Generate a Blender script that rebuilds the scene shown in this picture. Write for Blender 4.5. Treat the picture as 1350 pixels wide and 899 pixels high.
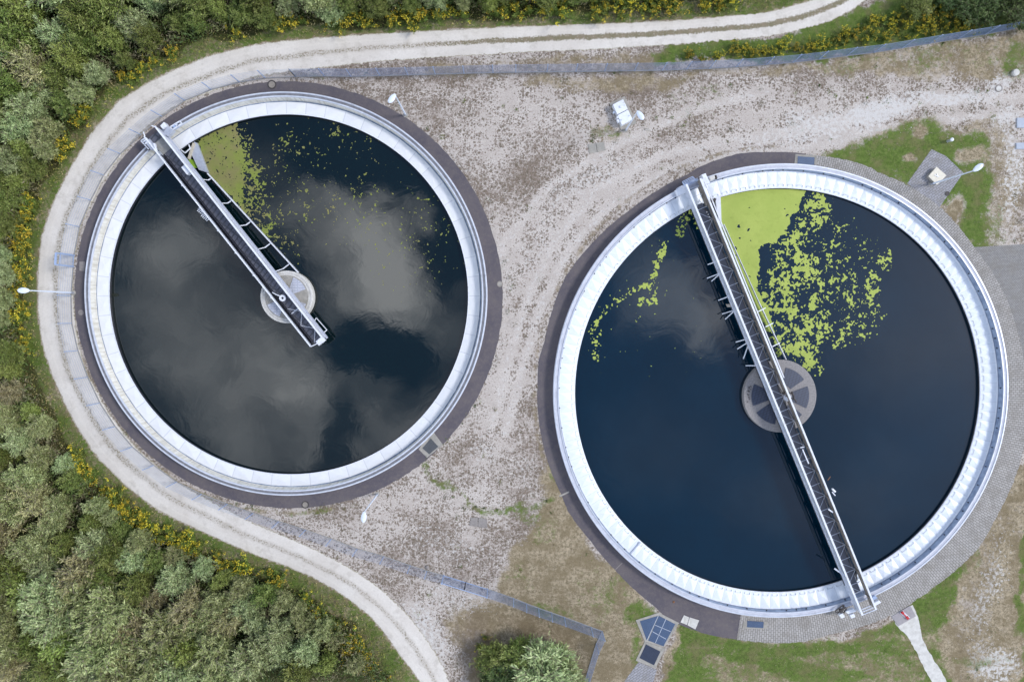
import bpy, math, random
import numpy as np
from mathutils import Vector, Matrix

for o in list(bpy.data.objects): bpy.data.objects.remove(o, do_unlink=True)
SC = bpy.context.scene
COL = SC.collection
R = math.radians
PI = math.pi
rnd = random.Random(7)
rng = np.random.default_rng(11)

# ------------------------------------------------------------------ camera
HC = 65.0                      # flying height of the camera above ground
F = 905.0                      # focal length in photo pixels (photo is 1350 wide)
NY = 415.0                     # row where plumb lines vanish
TILT = -math.atan((449.5 - NY) / F)
cam = bpy.data.cameras.new('camera'); camo = bpy.data.objects.new('camera', cam)
COL.objects.link(camo)
camo.location = (0, 0, HC); camo.rotation_euler = (TILT, 0, 0)
cam.sensor_width = 36; cam.lens = 36 * F / 1350; cam.clip_start = 0.5; cam.clip_end = 6000
SC.camera = camo
CT, ST = math.cos(TILT), math.sin(TILT)

# ------------------------------------------------------------------ sky, sun, exposure
SUN_EL, SUN_AZ = R(46), R(8)      # azimuth counted from +x (right of the photo) towards +y
w = bpy.data.worlds.new('World'); SC.world = w; w.use_nodes = True
SC.view_settings.view_transform = 'Standard'
SC.view_settings.look = 'None'
SC.view_settings.gamma = 1
SC.view_settings.exposure = 0.30
SKY_STRENGTH = 0.14
sl = bpy.data.lights.new('sun', 'SUN'); sl.energy = 2.0; sl.angle = R(13); sl.color = (1, .955, .88)
so = bpy.data.objects.new('sun', sl); COL.objects.link(so)
sd = Vector((math.cos(SUN_EL) * math.cos(SUN_AZ), math.cos(SUN_EL) * math.sin(SUN_AZ), math.sin(SUN_EL)))
so.rotation_euler = sd.to_track_quat('Z', 'Y').to_euler(); so.location = sd * 200

class NT:
    """small helper to write node trees"""
    def __init__(s, t): s.t = t; s.n = t.nodes; s.l = t.links
    def new(s, ty, **kw):
        n = s.n.new(ty)
        for k, v in kw.items(): setattr(n, k, v)
        return n
    def put(s, inp, v):
        if isinstance(v, bpy.types.NodeSocket): s.l.new(v, inp)
        elif isinstance(v, (tuple, list)):
            inp.default_value = tuple(v) + (1,) if (len(v) == 3 and inp.type == 'RGBA') else v
        else: inp.default_value = v
    def math(s, op, a, b=0.0, c=None, clamp=False):
        n = s.new('ShaderNodeMath', operation=op, use_clamp=clamp)
        s.put(n.inputs[0], a); s.put(n.inputs[1], b)
        if c is not None: s.put(n.inputs[2], c)
        return n.outputs[0]
    def vmath(s, op, a, b=(0, 0, 0)):
        n = s.new('ShaderNodeVectorMath', operation=op)
        s.put(n.inputs[0], a); s.put(n.inputs[1], b)
        return n.outputs['Value'] if op in ('LENGTH', 'DOT_PRODUCT', 'DISTANCE') else n.outputs[0]
    def mapping(s, v, loc=(0, 0, 0), rot=(0, 0, 0), sc=(1, 1, 1), ty='POINT'):
        n = s.new('ShaderNodeMapping', vector_type=ty)
        s.put(n.inputs[0], v); n.inputs[1].default_value = loc
        n.inputs[2].default_value = rot; n.inputs[3].default_value = sc
        return n.outputs[0]
    def noise(s, v, scale, detail=4, rough=.55, dist=0.0, out=0):
        n = s.new('ShaderNodeTexNoise')
        if v is not None: s.put(n.inputs['Vector'], v)
        n.inputs['Scale'].default_value = scale; n.inputs['Detail'].default_value = detail
        n.inputs['Roughness'].default_value = rough; n.inputs['Distortion'].default_value = dist
        return n.outputs[out]
    def smooth(s, x, a, b, lo=0.0, hi=1.0):
        n = s.new('ShaderNodeMapRange', interpolation_type='SMOOTHSTEP')
        s.put(n.inputs[0], x); n.inputs[1].default_value = a; n.inputs[2].default_value = b
        n.inputs[3].default_value = lo; n.inputs[4].default_value = hi
        return n.outputs[0]
    def lin(s, x, a, b, lo=0.0, hi=1.0):
        n = s.new('ShaderNodeMapRange')
        s.put(n.inputs[0], x); n.inputs[1].default_value = a; n.inputs[2].default_value = b
        n.inputs[3].default_value = lo; n.inputs[4].default_value = hi
        return n.outputs[0]
    def mix(s, f, a, b, ty='MIX'):
        n = s.new('ShaderNodeMix', data_type='RGBA', blend_type=ty)
        s.put(n.inputs['Factor'], f); s.put(n.inputs[6], a); s.put(n.inputs[7], b)
        return n.outputs[2]
    def bump(s, h, strength=.5, dist=.02):
        n = s.new('ShaderNodeBump'); n.inputs['Strength'].default_value = strength
        n.inputs['Distance'].default_value = dist; s.put(n.inputs['Height'], h)
        return n.outputs[0]

# sky: Nishita with broken cloud; where the clouds stand over the site decides what the still water mirrors
T = NT(w.node_tree); T.n.clear()
sky = T.new('ShaderNodeTexSky', sky_type='NISHITA'); sky.sun_disc = False
sky.sun_elevation = SUN_EL; sky.sun_rotation = PI / 2 - SUN_AZ
sky.air_density = 1.0; sky.dust_density = 0.6; sky.ozone_density = 2.0
tc = T.new('ShaderNodeTexCoord')
sep = T.new('ShaderNodeSeparateXYZ'); T.l.new(tc.outputs['Generated'], sep.inputs[0])
zz = T.math('MAXIMUM', sep.outputs[2], 0.06)
cmb = T.new('ShaderNodeCombineXYZ')
T.l.new(T.math('DIVIDE', sep.outputs[0], zz), cmb.inputs[0])
T.l.new(T.math('DIVIDE', sep.outputs[1], zz), cmb.inputs[1])
uv = cmb.outputs[0]
nz = T.noise(uv, 9.0, 8, .68, 0.6, out=1)
off = T.vmath('SCALE', T.vmath('SUBTRACT', nz, (.5, .5, .5)));
off.node.inputs['Scale'].default_value = 0.17
uvd = T.vmath('ADD', uv, off)
clouds = [(512,350,72,95,-35,.95),(430,290,75,45,20,.42),(535,385,40,40,0,.25),(400,470,80,55,0,.35),(350,505,130,80,10,.50),(410,525,45,75,5,.38),
          (300,600,130,45,0,.45),(500,575,90,60,0,.42),(235,320,85,45,20,.5),(190,420,70,80,0,.2),(270,430,110,80,0,.26),
          (590,430,50,60,0,.22),(350,215,70,40,0,.12),(530,150,60,30,0,.08),(600,540,60,40,0,.3),
          (495,458,58,34,0,-.75),(440,560,28,60,0,-.5),(240,590,80,30,0,-.4),(540,240,60,60,0,-.35),(585,330,30,60,0,-.45),(480,205,90,40,0,-.3),
          (880,385,60,55,20,.42),(935,425,45,45,0,.30),(820,330,60,35,0,.13),(900,290,50,50,0,-.2),(1180,450,120,90,20,.06),(860,590,90,70,0,.05),(1120,660,120,60,-30,.05),(1010,650,60,60,0,.04)]
acc = None
for (cx, cy, rx, ry, rot, wt) in clouds:
    v = T.vmath('SUBTRACT', uvd, ((cx - 675) / F, (NY - cy) / F, 0))
    v = T.mapping(v, rot=(0, 0, R(rot)), sc=(F / rx / 1.25, F / ry / 1.25, 0), ty='POINT')
    g = T.smooth(T.vmath('LENGTH', v), 0.05, 1.20, wt, 0.0)
    acc = g if acc is None else T.math('ADD', acc, g)
fb = T.noise(uvd, 5.0, 8, .6, 0.3)
acc = T.math('MULTIPLY', acc, T.smooth(fb, .30, .70, .45, 1.3))
far = T.smooth(T.vmath('LENGTH', uv), .75, 1.3)
gen = T.math('MULTIPLY', T.smooth(T.noise(tc.outputs['Generated'], 2.6, 6, .55), .42, .62), far)
acc = T.math('MAXIMUM', acc, T.math('MULTIPLY', gen, .65), clamp=False)
cl = T.math('MINIMUM', T.math('MAXIMUM', acc, 0.0), 1.2)
cloudcol = T.mix(1.0, (8.2, 8.5, 9.2), (1, 1, 1), 'MULTIPLY')
cloudcol = T.vmath('SCALE', (20.0, 20.4, 20.8)); cloudcol.node.inputs['Scale'].default_value = 1.0
skyc = T.mix(T.math('MINIMUM', cl, 1.0), sky.outputs[0], cloudcol)
bg = T.new('ShaderNodeBackground'); bg.inputs[1].default_value = SKY_STRENGTH
T.l.new(skyc, bg.inputs[0])
ow = T.new('ShaderNodeOutputWorld'); T.l.new(bg.outputs[0], ow.inputs[0])

# ------------------------------------------------------------------ site coordinates
def P(px, py, z=0.0):
    """a spot read off the photo, at height z, in metres"""
    a = (px - 675) / F; b = (449.5 - py) / F
    dx, dy, dz = a, b * CT + ST, b * ST - CT
    t = (z - HC) / dz
    return Vector((dx * t, dy * t, z))
def project(x, y, z):
    dx, dy, dz = x, y, z - HC
    yc = dy * CT + dz * ST; zc = -dy * ST + dz * CT
    return 675 + F * dx / -zc, 449.5 - F * yc / -zc

# ------------------------------------------------------------------ object helpers
def tag(o, label=None, cat=None, group=None, kind=None):
    if label: o['label'] = label
    if cat: o['category'] = cat
    if group: o['group'] = group
    if kind: o['kind'] = kind
    return o
def empty(name, loc, label, cat, group=None, rz=0):
    o = bpy.data.objects.new(name, None); COL.objects.link(o)
    o.location = loc; o.rotation_euler = (0, 0, rz); o.empty_display_size = .3
    return tag(o, label, cat, group)

class MB:
    def __init__(s): s.v = []; s.f = []; s.uv = None; s.m = []
    def add(s, vs, fs, mi=0):
        k = len(s.v); s.v += [tuple(p) for p in vs]
        s.f += [tuple(i + k for i in f) for f in fs]; s.m += [mi] * len(fs); return s
    def box(s, c, sx, sy, sz, rz=0.0, mi=0):
        ca, sa = math.cos(rz), math.sin(rz); vs = []
        for z in (-sz / 2, sz / 2):
            for (x, y) in ((-1, -1), (1, -1), (1, 1), (-1, 1)):
                X, Y = x * sx / 2, y * sy / 2
                vs.append((c[0] + X * ca - Y * sa, c[1] + X * sa + Y * ca, c[2] + z))
        return s.add(vs, [(3, 2, 1, 0), (4, 5, 6, 7), (0, 1, 5, 4), (1, 2, 6, 5), (2, 3, 7, 6), (3, 0, 4, 7)], mi)
    def bar(s, a, b, w, h=None, mi=0):
        a = Vector(a); b = Vector(b); h = h or w; d = (b - a)
        if d.length < 1e-6: return s
        d.normalize(); up = Vector((0, 0, 1))
        if abs(d.z) > .95: up = Vector((0, 1, 0))
        sd_ = d.cross(up).normalized(); u = sd_.cross(d).normalized(); vs = []
        for p in (a, b):
            for (x, y) in ((-1, -1), (1, -1), (1, 1), (-1, 1)):
                vs.append(p + sd_ * (x * w / 2) + u * (y * h / 2))
        return s.add(vs, [(0, 1, 2, 3), (7, 6, 5, 4), (4, 5, 1, 0), (5, 6, 2, 1), (6, 7, 3, 2), (7, 4, 0, 3)], mi)
    def tube(s, a, b, r, r2=None, n=8, mi=0):
        a = Vector(a); b = Vector(b); r2 = r if r2 is None else r2
        d = (b - a).normalized(); up = Vector((0, 0, 1)) if abs(d.z) < .95 else Vector((0, 1, 0))
        e = d.cross(up).normalized(); u = e.cross(d); vs = []
        for p, q in ((a, r), (b, r2)):
            for i in range(n):
                t = 2 * PI * i / n; vs.append(p + e * (math.cos(t) * q) + u * (math.sin(t) * q))
        fs = [((i + 1) % n, i, n + i, n + (i + 1) % n) for i in range(n)] + [tuple(range(n)), tuple(range(2 * n - 1, n - 1, -1))]
        return s.add(vs, fs, mi)
    def prism(s, pts, z0, z1, mi=0):
        n = len(pts); a = sum(pts[i][0] * pts[(i + 1) % n][1] - pts[(i + 1) % n][0] * pts[i][1] for i in range(n))
        if a < 0: pts = pts[::-1]
        vs = [(p[0], p[1], z0) for p in pts] + [(p[0], p[1], z1) for p in pts]
        fs = [tuple(range(n - 1, -1, -1)), tuple(range(n, 2 * n))] + [(i, (i + 1) % n, n + (i + 1) % n, n + i) for i in range(n)]
        return s.add(vs, fs, mi)
    def lathe(s, c, prof, n=48, mi=0, closed=False):
        m = len(prof); vs = []
        for i in range(n):
            t = 2 * PI * i / n
            for (r, z) in prof: vs.append((c[0] + r * math.cos(t), c[1] + r * math.sin(t), c[2] + z))
        fs = []
        for i in range(n):
            j = (i + 1) % n
            for k in range(m if closed else m - 1):
                k2 = (k + 1) % m
                fs.append((i * m + k, j * m + k, j * m + k2, i * m + k2))
        return s.add(vs, fs, mi)
    def build(s, name, mat, parent=None, smooth=False, origin=None, bevel=0):
        me = bpy.data.meshes.new(name)
        o0 = origin if origin is not None else ((0, 0, 0) if parent is None else parent.location)
        vs = [(p[0] - o0[0], p[1] - o0[1], p[2] - o0[2]) for p in s.v]
        me.from_pydata(vs, [], s.f)
        mats = mat if isinstance(mat, (list, tuple)) else [mat]
        for m_ in mats: me.materials.append(m_)
        if len(mats) > 1: me.polygons.foreach_set('material_index', s.m)
        if smooth: me.polygons.foreach_set('use_smooth', [True] * len(me.polygons))
        o = bpy.data.objects.new(name, me); COL.objects.link(o)
        if parent is not None: o.parent = parent
        else: o.location = o0
        if bevel:
            b = o.modifiers.new('bevel', 'BEVEL'); b.width = bevel; b.segments = 2; b.limit_method = 'ANGLE'
        return o
def set_uv(me, fn):
    """uv from vertex positions"""
    l = me.uv_layers.new(name='UVMap'); n = len(me.loops)
    vi = np.empty(n, int); me.loops.foreach_get('vertex_index', vi)
    co = np.empty(len(me.vertices) * 3); me.vertices.foreach_get('co', co); co = co.reshape(-1, 3)
    l.data.foreach_set('uv', fn(co)[vi].astype(float).ravel())

# ------------------------------------------------------------------ materials
def material(name, build):
    m = bpy.data.materials.new(name); m.use_nodes = True
    T = NT(m.node_tree); b = m.node_tree.nodes['Principled BSDF']; build(T, b); return m
def simple(name, c1, c2=None, scale=6.0, rough=.6, metal=0.0, bump=.15, detail=5, spec=.5, dirt=None):
    c2 = c2 or tuple(x * .8 for x in c1)
    def f(T, b):
        tc = T.new('ShaderNodeTexCoord').outputs['Object']
        n = T.noise(tc, scale, detail, .6)
        col = T.mix(T.smooth(n, .3, .7), c1, c2)
        if dirt:
            d = T.noise(tc, scale * .35, 6, .7); col = T.mix(T.smooth(d, .55, .72, 0, .7), col, dirt)
        T.l.new(col, b.inputs['Base Color'])
        b.inputs['Roughness'].default_value = rough; b.inputs['Metallic'].default_value = metal
        b.inputs['Specular IOR Level'].default_value = spec
        if bump: T.l.new(T.bump(T.noise(tc, scale * 6, 3, .6), bump, .01), b.inputs['Normal'])
    return material(name, f)

M = {}
M['white_metal'] = simple('painted white metal', (.72, .75, .82), (.62, .65, .73), 3, .4, 0.0, .05, dirt=(.42, .40, .38))
M['galv'] = simple('galvanised steel', (.55, .58, .66), (.44, .47, .55), 5, .38, .45, .05)
M['rail'] = simple('bright rail', (.66, .69, .77), (.52, .56, .64), 2.5, .35, .25, .05, dirt=(.35, .35, .38))
M['blue_galv'] = simple('blue grey galvanised wire', (.25, .34, .55), (.20, .28, .46), 4, .45, .2, 0)
M['post_blue'] = simple('blue grey post', (.36, .46, .68), (.30, .39, .58), 4, .45, .2, 0)
M['dark'] = simple('dark plate', (.018, .02, .03), (.03, .033, .045), 5, .45, 0, .05)
M['brown_plate'] = simple('weathered girder plate', (.30, .27, .23), (.18, .16, .14), 1.6, .7, .0, .1)
M['concrete'] = simple('concrete', (.36, .34, .31), (.27, .26, .24), 2.2, .9, 0, .35, dirt=(.17, .16, .13))
M['light_concrete'] = simple('light concrete', (.60, .59, .57), (.48, .47, .45), 2.5, .9, 0, .35, dirt=(.33, .31, .27))
M['slab_blue'] = simple('blue grey slab', (.42, .46, .54), (.36, .4, .48), 2.5, .85, 0, .3)
M['slab_dark'] = simple('old grey slab', (.20, .18, .175), (.26, .24, .23), 5, .9, 0, .4)
M['iron'] = simple('cast iron', (.04, .038, .04), (.07, .06, .06), 9, .7, .1, .4)
M['cover_fill'] = simple('concrete manhole fill', (.30, .27, .24), (.22, .20, .18), 8, .9, 0, .3)
M['red'] = simple('red paint', (.45, .012, .02), (.36, .01, .015), 5, .45, 0, .05)
M['lamp_white'] = simple('lamp shell', (.66, .72, .84), (.6, .66, .78), 4, .3, 0, 0)
M['rust'] = simple('rusty steel', (.25, .12, .06), (.15, .075, .04), 6, .85, 0, .3)

def asphalt(T, b):
    tc = T.new('ShaderNodeTexCoord').outputs['Object']
    big = T.noise(tc, .35, 5, .6); fine = T.noise(tc, 26, 3, .7); mid = T.noise(tc, 2.6, 5, .65)
    c = T.mix(T.smooth(big, .35, .65), (.076, .068, .086), (.108, .094, .104))
    c = T.mix(T.smooth(mid, .42, .7, 0, .4), c, (.15, .128, .118))
    c = T.mix(T.smooth(fine, .5, .75, 0, .5), c, (.19, .18, .19))
    T.l.new(c, b.inputs['Base Color']); b.inputs['Roughness'].default_value = .85
    T.l.new(T.bump(fine, .5, .01), b.inputs['Normal'])
M['asphalt'] = material('asphalt', asphalt)

def paving(bw, bh, c1, c2, mortar, uvmap=True, rough=.85, rot=0.0):
    def f(T, b):
        t = T.new('ShaderNodeTexCoord'); v = t.outputs['UV' if uvmap else 'Object']
        if rot: v = T.mapping(v, rot=(0, 0, rot))
        br = T.new('ShaderNodeTexBrick'); T.l.new(v, br.inputs['Vector'])
        br.inputs['Color1'].default_value = c1 + (1,); br.inputs['Color2'].default_value = c2 + (1,)
        br.inputs['Mortar'].default_value = mortar + (1,); br.inputs['Scale'].default_value = 1
        br.inputs['Mortar Size'].default_value = .022; br.inputs['Brick Width'].default_value = bw
        br.inputs['Row Height'].default_value = bh; br.inputs['Mortar Smooth'].default_value = .3
        o = t.outputs['Object']; n = T.noise(o, .8, 6, .65)
        c = T.mix(T.smooth(n, .42, .68, 0, .5), br.outputs[0], (.17, .155, .135))
        c = T.mix(T.smooth(T.noise(o, 9, 4, .7), .5, .75, 0, .5), c, (.40, .39, .38))
        T.l.new(c, b.inputs['Base Color']); b.inputs['Roughness'].default_value = rough
        T.l.new(T.bump(T.math('SUBTRACT', T.noise(o, 30, 2), br.outputs[1]), .6, .01), b.inputs['Normal'])
    return f
M['cobble'] = material('radial block paving', paving(.38, .2, (.37, .355, .345), (.30, .288, .28), (.12, .11, .10)))
M['blocks'] = material('grey block paving', paving(.42, .21, (.31, .31, .345), (.25, .25, .28), (.13, .13, .135), False, rot=R(-35)))
M['blocks_flat'] = material('fine block paving', paving(.22, .12, (.28, .275, .275), (.22, .215, .22), (.13, .125, .12), False, rot=R(2)))

def grating(c, gap, pitch, rot, metal=.2):
    def f(T, b):
        t = T.new('ShaderNodeTexCoord').outputs['Object']; v = T.mapping(t, rot=(0, 0, rot))
        br = T.new('ShaderNodeTexBrick'); T.l.new(v, br.inputs['Vector']); br.offset = 0
        for k in ('Color1', 'Color2'): br.inputs[k].default_value = c + (1,)
        br.inputs['Mortar'].default_value = gap + (1,); br.inputs['Scale'].default_value = 1
        br.inputs['Brick Width'].default_value = pitch; br.inputs['Row Height'].default_value = pitch * .5
        br.inputs['Mortar Size'].default_value = pitch * .08
        n = T.noise(t, 1.4, 5, .65)
        T.l.new(T.mix(T.smooth(n, .35, .7, 0, .45), br.outputs[0], tuple(x * .55 for x in c)), b.inputs['Base Color'])
        b.inputs['Roughness'].default_value = .5; b.inputs['Metallic'].default_value = metal
    return f
M['grate_blue'] = material('blue steel grating', grating((.085, .135, .24), (.03, .05, .1), .12, R(-28)))
M['grate_dark'] = material('dark steel grating', grating((.04, .055, .10), (.015, .02, .04), .12, R(-28)))
M['grate_col'] = material('column grating', grating((.065, .08, .125), (.03, .035, .055), .3, R(15)))
M['grate_grey'] = material('grey steel grating', grating((.11, .12, .13), (.05, .05, .06), .12, R(40)))
M['grate_light'] = material('light cover plate', grating((.52, .54, .62), (.40, .42, .5), .5, 0, .1))
M['deck'] = material('walkway grating', grating((.125, .13, .165), (.06, .064, .08), .9, R(-52)))

def cover_mat(N, tint, groove=(.42, .44, .50)):
    def f(T, b):
        t = T.new('ShaderNodeTexCoord'); sx = T.new('ShaderNodeSeparateXYZ'); T.l.new(t.outputs['UV'], sx.inputs[0])
        fr = T.math('FRACT', sx.outputs[0]); d = T.math('ABSOLUTE', T.math('SUBTRACT', fr, .5))
        seam = T.smooth(d, .465, .495)
        n = T.noise(t.outputs['Object'], 1.2, 5, .6); n2 = T.noise(t.outputs['Object'], 7, 5, .65)
        cell = T.new('ShaderNodeTexWhiteNoise', noise_dimensions='1D'); T.l.new(T.math('FLOOR', sx.outputs[0]), cell.inputs['W'])
        c = T.mix(cell.outputs[0], tint, tuple(x * .93 for x in tint))
        c = T.mix(T.smooth(n, .4, .7, 0, .35), c, tuple(x * .86 for x in tint))
        c = T.mix(T.smooth(n2, .56, .75, 0, .35), c, (.55, .53, .50))
        c = T.mix(T.math('MULTIPLY', seam, .55), c, groove)
        T.l.new(c, b.inputs['Base Color']); b.inputs['Roughness'].default_value = .42
        b.inputs['Metallic'].default_value = .1
    return f
M['cover_left'] = material('launder cover sheet', cover_mat(0, (.74, .755, .79)))
M['cover_right'] = material('bright launder cover sheet', cover_mat(0, (.75, .80, .875)))

def streaked(T, b):     # weathered inner face of the rim, running marks down the wall
    t = T.new('ShaderNodeTexCoord')
    v = T.mapping(t.outputs['UV'], sc=(2.2, .25, 1))
    n = T.noise(v, 1.6, 6, .7); n2 = T.noise(t.outputs['Object'], .7, 4, .6)
    c = T.mix(T.smooth(n, .42, .68), (.68, .67, .63), (.46, .43, .36))
    c = T.mix(T.smooth(n2, .4, .65, 0, .3), c, (.40, .38, .34))
    T.l.new(c, b.inputs['Base Color']); b.inputs['Roughness'].default_value = .85
M['streaked'] = material('stained rim face', streaked)
def coping(T, b):
    t = T.new('ShaderNodeTexCoord').outputs['Object']
    n = T.noise(t, 1.5, 6, .65); n2 = T.noise(t, 14, 3, .6)
    c = T.mix(T.smooth(n, .35, .7), (.52, .54, .62), (.42, .44, .52))
    c = T.mix(T.smooth(n2, .5, .8, 0, .4), c, (.32, .31, .31))
    T.l.new(c, b.inputs['Base Color']); b.inputs['Roughness'].default_value = .6
M['coping'] = material('metal clad coping', coping)
M['gutter'] = simple('blue gutter steel', (.30, .37, .50), (.17, .22, .33), 2.0, .5, .1, .1)  # blue grey steel of the gutter and the right rim's inner face

def water(body):
    def f(T, b):
        t = T.new('ShaderNodeTexCoord').outputs['Object']
        n = T.noise(t, 2.6, 4, .55, .6); n2 = T.noise(t, .35, 3, .5, 1.0); n3 = T.noise(T.mapping(t, rot=(0, 0, .6), sc=(1, 2.2, 1)), 5.5, 3, .5)
        region = T.smooth(T.noise(t, .12, 3, .55), .45, .65, .25, 1.0)
        c = T.mix(T.smooth(T.noise(t, .09, 4, .6), .3, .7), body, tuple(x * .75 for x in body))
        T.l.new(c, b.inputs['Base Color']); b.inputs['Roughness'].default_value = .035
        b.inputs['IOR'].default_value = 1.62
        h = T.math('ADD', T.math('MULTIPLY', n, T.math('MULTIPLY', region, .0011)), T.math('MULTIPLY', n3, T.math('MULTIPLY', region, .00035)))
        h = T.math('ADD', h, T.math('MULTIPLY', n2, .006))
        bp = T.bump(h, 1.0, 1.0); T.l.new(bp, b.inputs['Normal'])
    return f
M['water_left'] = material('dark still water left', water((.0008, .0065, .0080)))
M['water_right'] = material('dark still water right', water((.0000, .0128, .0280)))

def attr_leaf(name, rough=.6, rv=.16, trans=True):
    def f(T, b):
        a = T.new('ShaderNodeAttribute', attribute_name='Col').outputs['Color']
        oi = T.new('ShaderNodeObjectInfo').outputs['Random']
        h = T.new('ShaderNodeHueSaturation'); T.l.new(a, h.inputs['Color'])
        T.l.new(T.lin(oi, 0, 1, .485, .515), h.inputs['Hue']); T.l.new(T.lin(oi, 0, 1, 1 - rv, 1 + rv), h.inputs['Value'])
        T.l.new(h.outputs[0], b.inputs['Base Color']); b.inputs['Roughness'].default_value = rough
        b.inputs['Specular IOR Level'].default_value = .35
    return material(name, f)
M['leaf'] = attr_leaf('leaves')
M['bark'] = simple('bark', (.13, .105, .08), (.08, .065, .05), 10, .9, 0, .3)
M['twig'] = simple('pale twig', (.32, .275, .22), (.22, .18, .145), 10, .9, 0, .2)

# ------------------------------------------------------------------ mask helpers (photo map of ground cover)
def inside(px, py, poly):
    r = np.zeros(px.shape, bool); n = len(poly); j = n - 1
    for i in range(n):
        xi, yi = poly[i]; xj, yj = poly[j]
        c = ((yi > py) != (yj > py)) & (px < (xj - xi) * (py - yi) / (yj - yi + 1e-9) + xi)
        r ^= c; j = i
    return r
def pdist(px, py, pts, closed=False):
    d = np.full(px.shape, 1e9); n = len(pts)
    for i in range(n if closed else n - 1):
        x0, y0 = pts[i]; x1, y1 = pts[(i + 1) % n]; dx, dy = x1 - x0, y1 - y0
        t = np.clip(((px - x0) * dx + (py - y0) * dy) / (dx * dx + dy * dy + 1e-9), 0, 1)
        d = np.minimum(d, np.hypot(px - x0 - t * dx, py - y0 - t * dy))
    return d
def sst(x): x = np.clip(x, 0, 1); return x * x * (3 - 2 * x)
def pmask(px, py, poly, soft=10):
    s = np.where(inside(px, py, poly), 1, -1) * pdist(px, py, poly, True)
    return sst(s / (2 * soft) + .5)
def blob(px, py, cx, cy, rx, ry, rot=0):
    c, s = math.cos(R(rot)), math.sin(R(rot)); x = px - cx; y = py - cy
    u = (x * c + y * s) / rx; v = (-x * s + y * c) / ry
    return sst(1.25 - np.hypot(u, v) * .75) * (np.hypot(u, v) < 1.7)
def line(px, py, pts, wd): return sst(1.3 - pdist(px, py, pts) / wd)
def vnoise(x, y, sc, seed=0, octv=4, rough=.55):
    g = np.random.default_rng(seed); out = np.zeros(x.shape); amp = 1; tot = 0
    for o in range(octv):
        T_ = g.random((256, 256)); c_, s_ = math.cos(.6 + o * 1.9 + seed), math.sin(.6 + o * 1.9 + seed); fx = (x * c_ - y * s_) / sc; fy = (x * s_ + y * c_) / sc
        ix = np.floor(fx).astype(int); iy = np.floor(fy).astype(int); tx = fx - ix; ty = fy - iy
        tx = tx * tx * (3 - 2 * tx); ty = ty * ty * (3 - 2 * ty)
        a = T_[ix % 256, iy % 256]; b = T_[(ix + 1) % 256, iy % 256]; c = T_[ix % 256, (iy + 1) % 256]; d = T_[(ix + 1) % 256, (iy + 1) % 256]
        out += amp * ((a * (1 - tx) + b * tx) * (1 - ty) + (c * (1 - tx) + d * tx) * ty); tot += amp
        amp *= rough; sc *= .5
    return out / tot

# ------------------------------------------------------------------ site lines
TRK_OUT = [(1190,-70),(1130,-30),(1073,0),(1010,17),(894,27),(780,32),(680,35),(580,40),(491,45),(415,50),(340,58),(280,72),(227,93),(190,112),(156,133),(120,175),(91,224),(68,270),(54,313),(49,366),(50,410),(54,449),(68,495),(84,530),(101,563),(126,601),(165,640),(206,672),(270,703),(340,733),(380,747),(415,762),(455,786),(491,815),(516,848),(554,899),(585,960)]
TRK_IN = [(1240,-70),(1180,-30),(1143,0),(1106,25),(1048,42),(1015,49),(894,59),(780,66),(680,70),(600,75),(516,80),(415,91),(340,100),(292,117),(250,132),(227,143),(200,163),(176,185),(148,222),(136,240),(118,275),(105,300),(97,346),(96,386),(101,440),(113,488),(141,540),(174,584),(200,608),(227,630),(262,652),(297,670),(340,692),(390,712),(446,739),(496,770),(541,812),(579,865),(593,899),(612,960)]
FOREST = [(-300,-300),(1100,-300),(1040,-40),(985,-8),(880,8),(780,14),(680,18),(600,24),(491,30),(415,36),(340,42),(270,56),(215,80),(180,98),(145,120),(108,165),(76,215),(50,265),(34,313),(30,366),(30,410),(36,449),(50,497),(68,535),(85,570),(110,610),(150,655),(190,690),(255,722),(330,752),(370,768),(400,782),(435,805),(468,835),(490,865),(515,899),(560,980),(600,1200),(-300,1200)]

cL = P(377, 390, .8); cL.z = 0; RL = 265.2 * (HC - .8) / F
cR = P(1029.5, 518.5, .9); cR.z = 0; RR = 301.3 * (HC - .9) / F
def cyc(c, r):
    return lambda x, y: np.hypot(x - c.x, y - c.y) < r

# ------------------------------------------------------------------ ground
def gaxis(lo, hi, step, far):
    a = list(np.arange(lo, hi + 1e-6, step)); b = [far * f for f in (1, .45, .2, .09, .055)]
    pos = [v for v in b if v > hi + 2]; neg = [-v for v in b if -v < lo - 2]
    return np.array(sorted(neg + a + pos))
gx = gaxis(-56, 56, .25, 2500); gy = gaxis(-39, 39, .25, 2500)
GX, GY = np.meshgrid(gx, gy, indexing='ij'); gxx, gyy = GX.ravel(), GY.ravel()
ppx, ppy = project(gxx, gyy, 0.0)
nf = vnoise(gxx + 900, gyy + 900, 3.0, 3); nm = vnoise(gxx + 900, gyy + 900, 1.2, 4); nl = vnoise(gxx + 900, gyy + 900, 8.0, 5)
wx = ppx + (nf - .5) * 34 + (nm - .5) * 14; wy = ppy + (vnoise(gxx + 700, gyy + 800, 3.0, 6) - .5) * 34
green = np.zeros(gxx.shape); dry = green.copy(); chalk = green.copy(); moss = np.full(gxx.shape, .52); forest = green.copy(); mud_shade = green.copy()
def mx(a, b, w=1.0): return np.maximum(a, b * w)
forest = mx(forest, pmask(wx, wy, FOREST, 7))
# verge between forest and track
vd = pdist(ppx, ppy, TRK_OUT); outside = inside(ppx, ppy, [(-400,-400),(1200,-400)] + TRK_OUT + [(600,1300),(-400,1300)])
dry = mx(dry, np.where(outside, 1.35, 0)); green = mx(green, np.where(outside, .70, 0))
green = mx(green, pmask(wx, wy, [(700,-40),(1080,-40),(1060,0),(1000,18),(700,38)], 6), .7)
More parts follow.
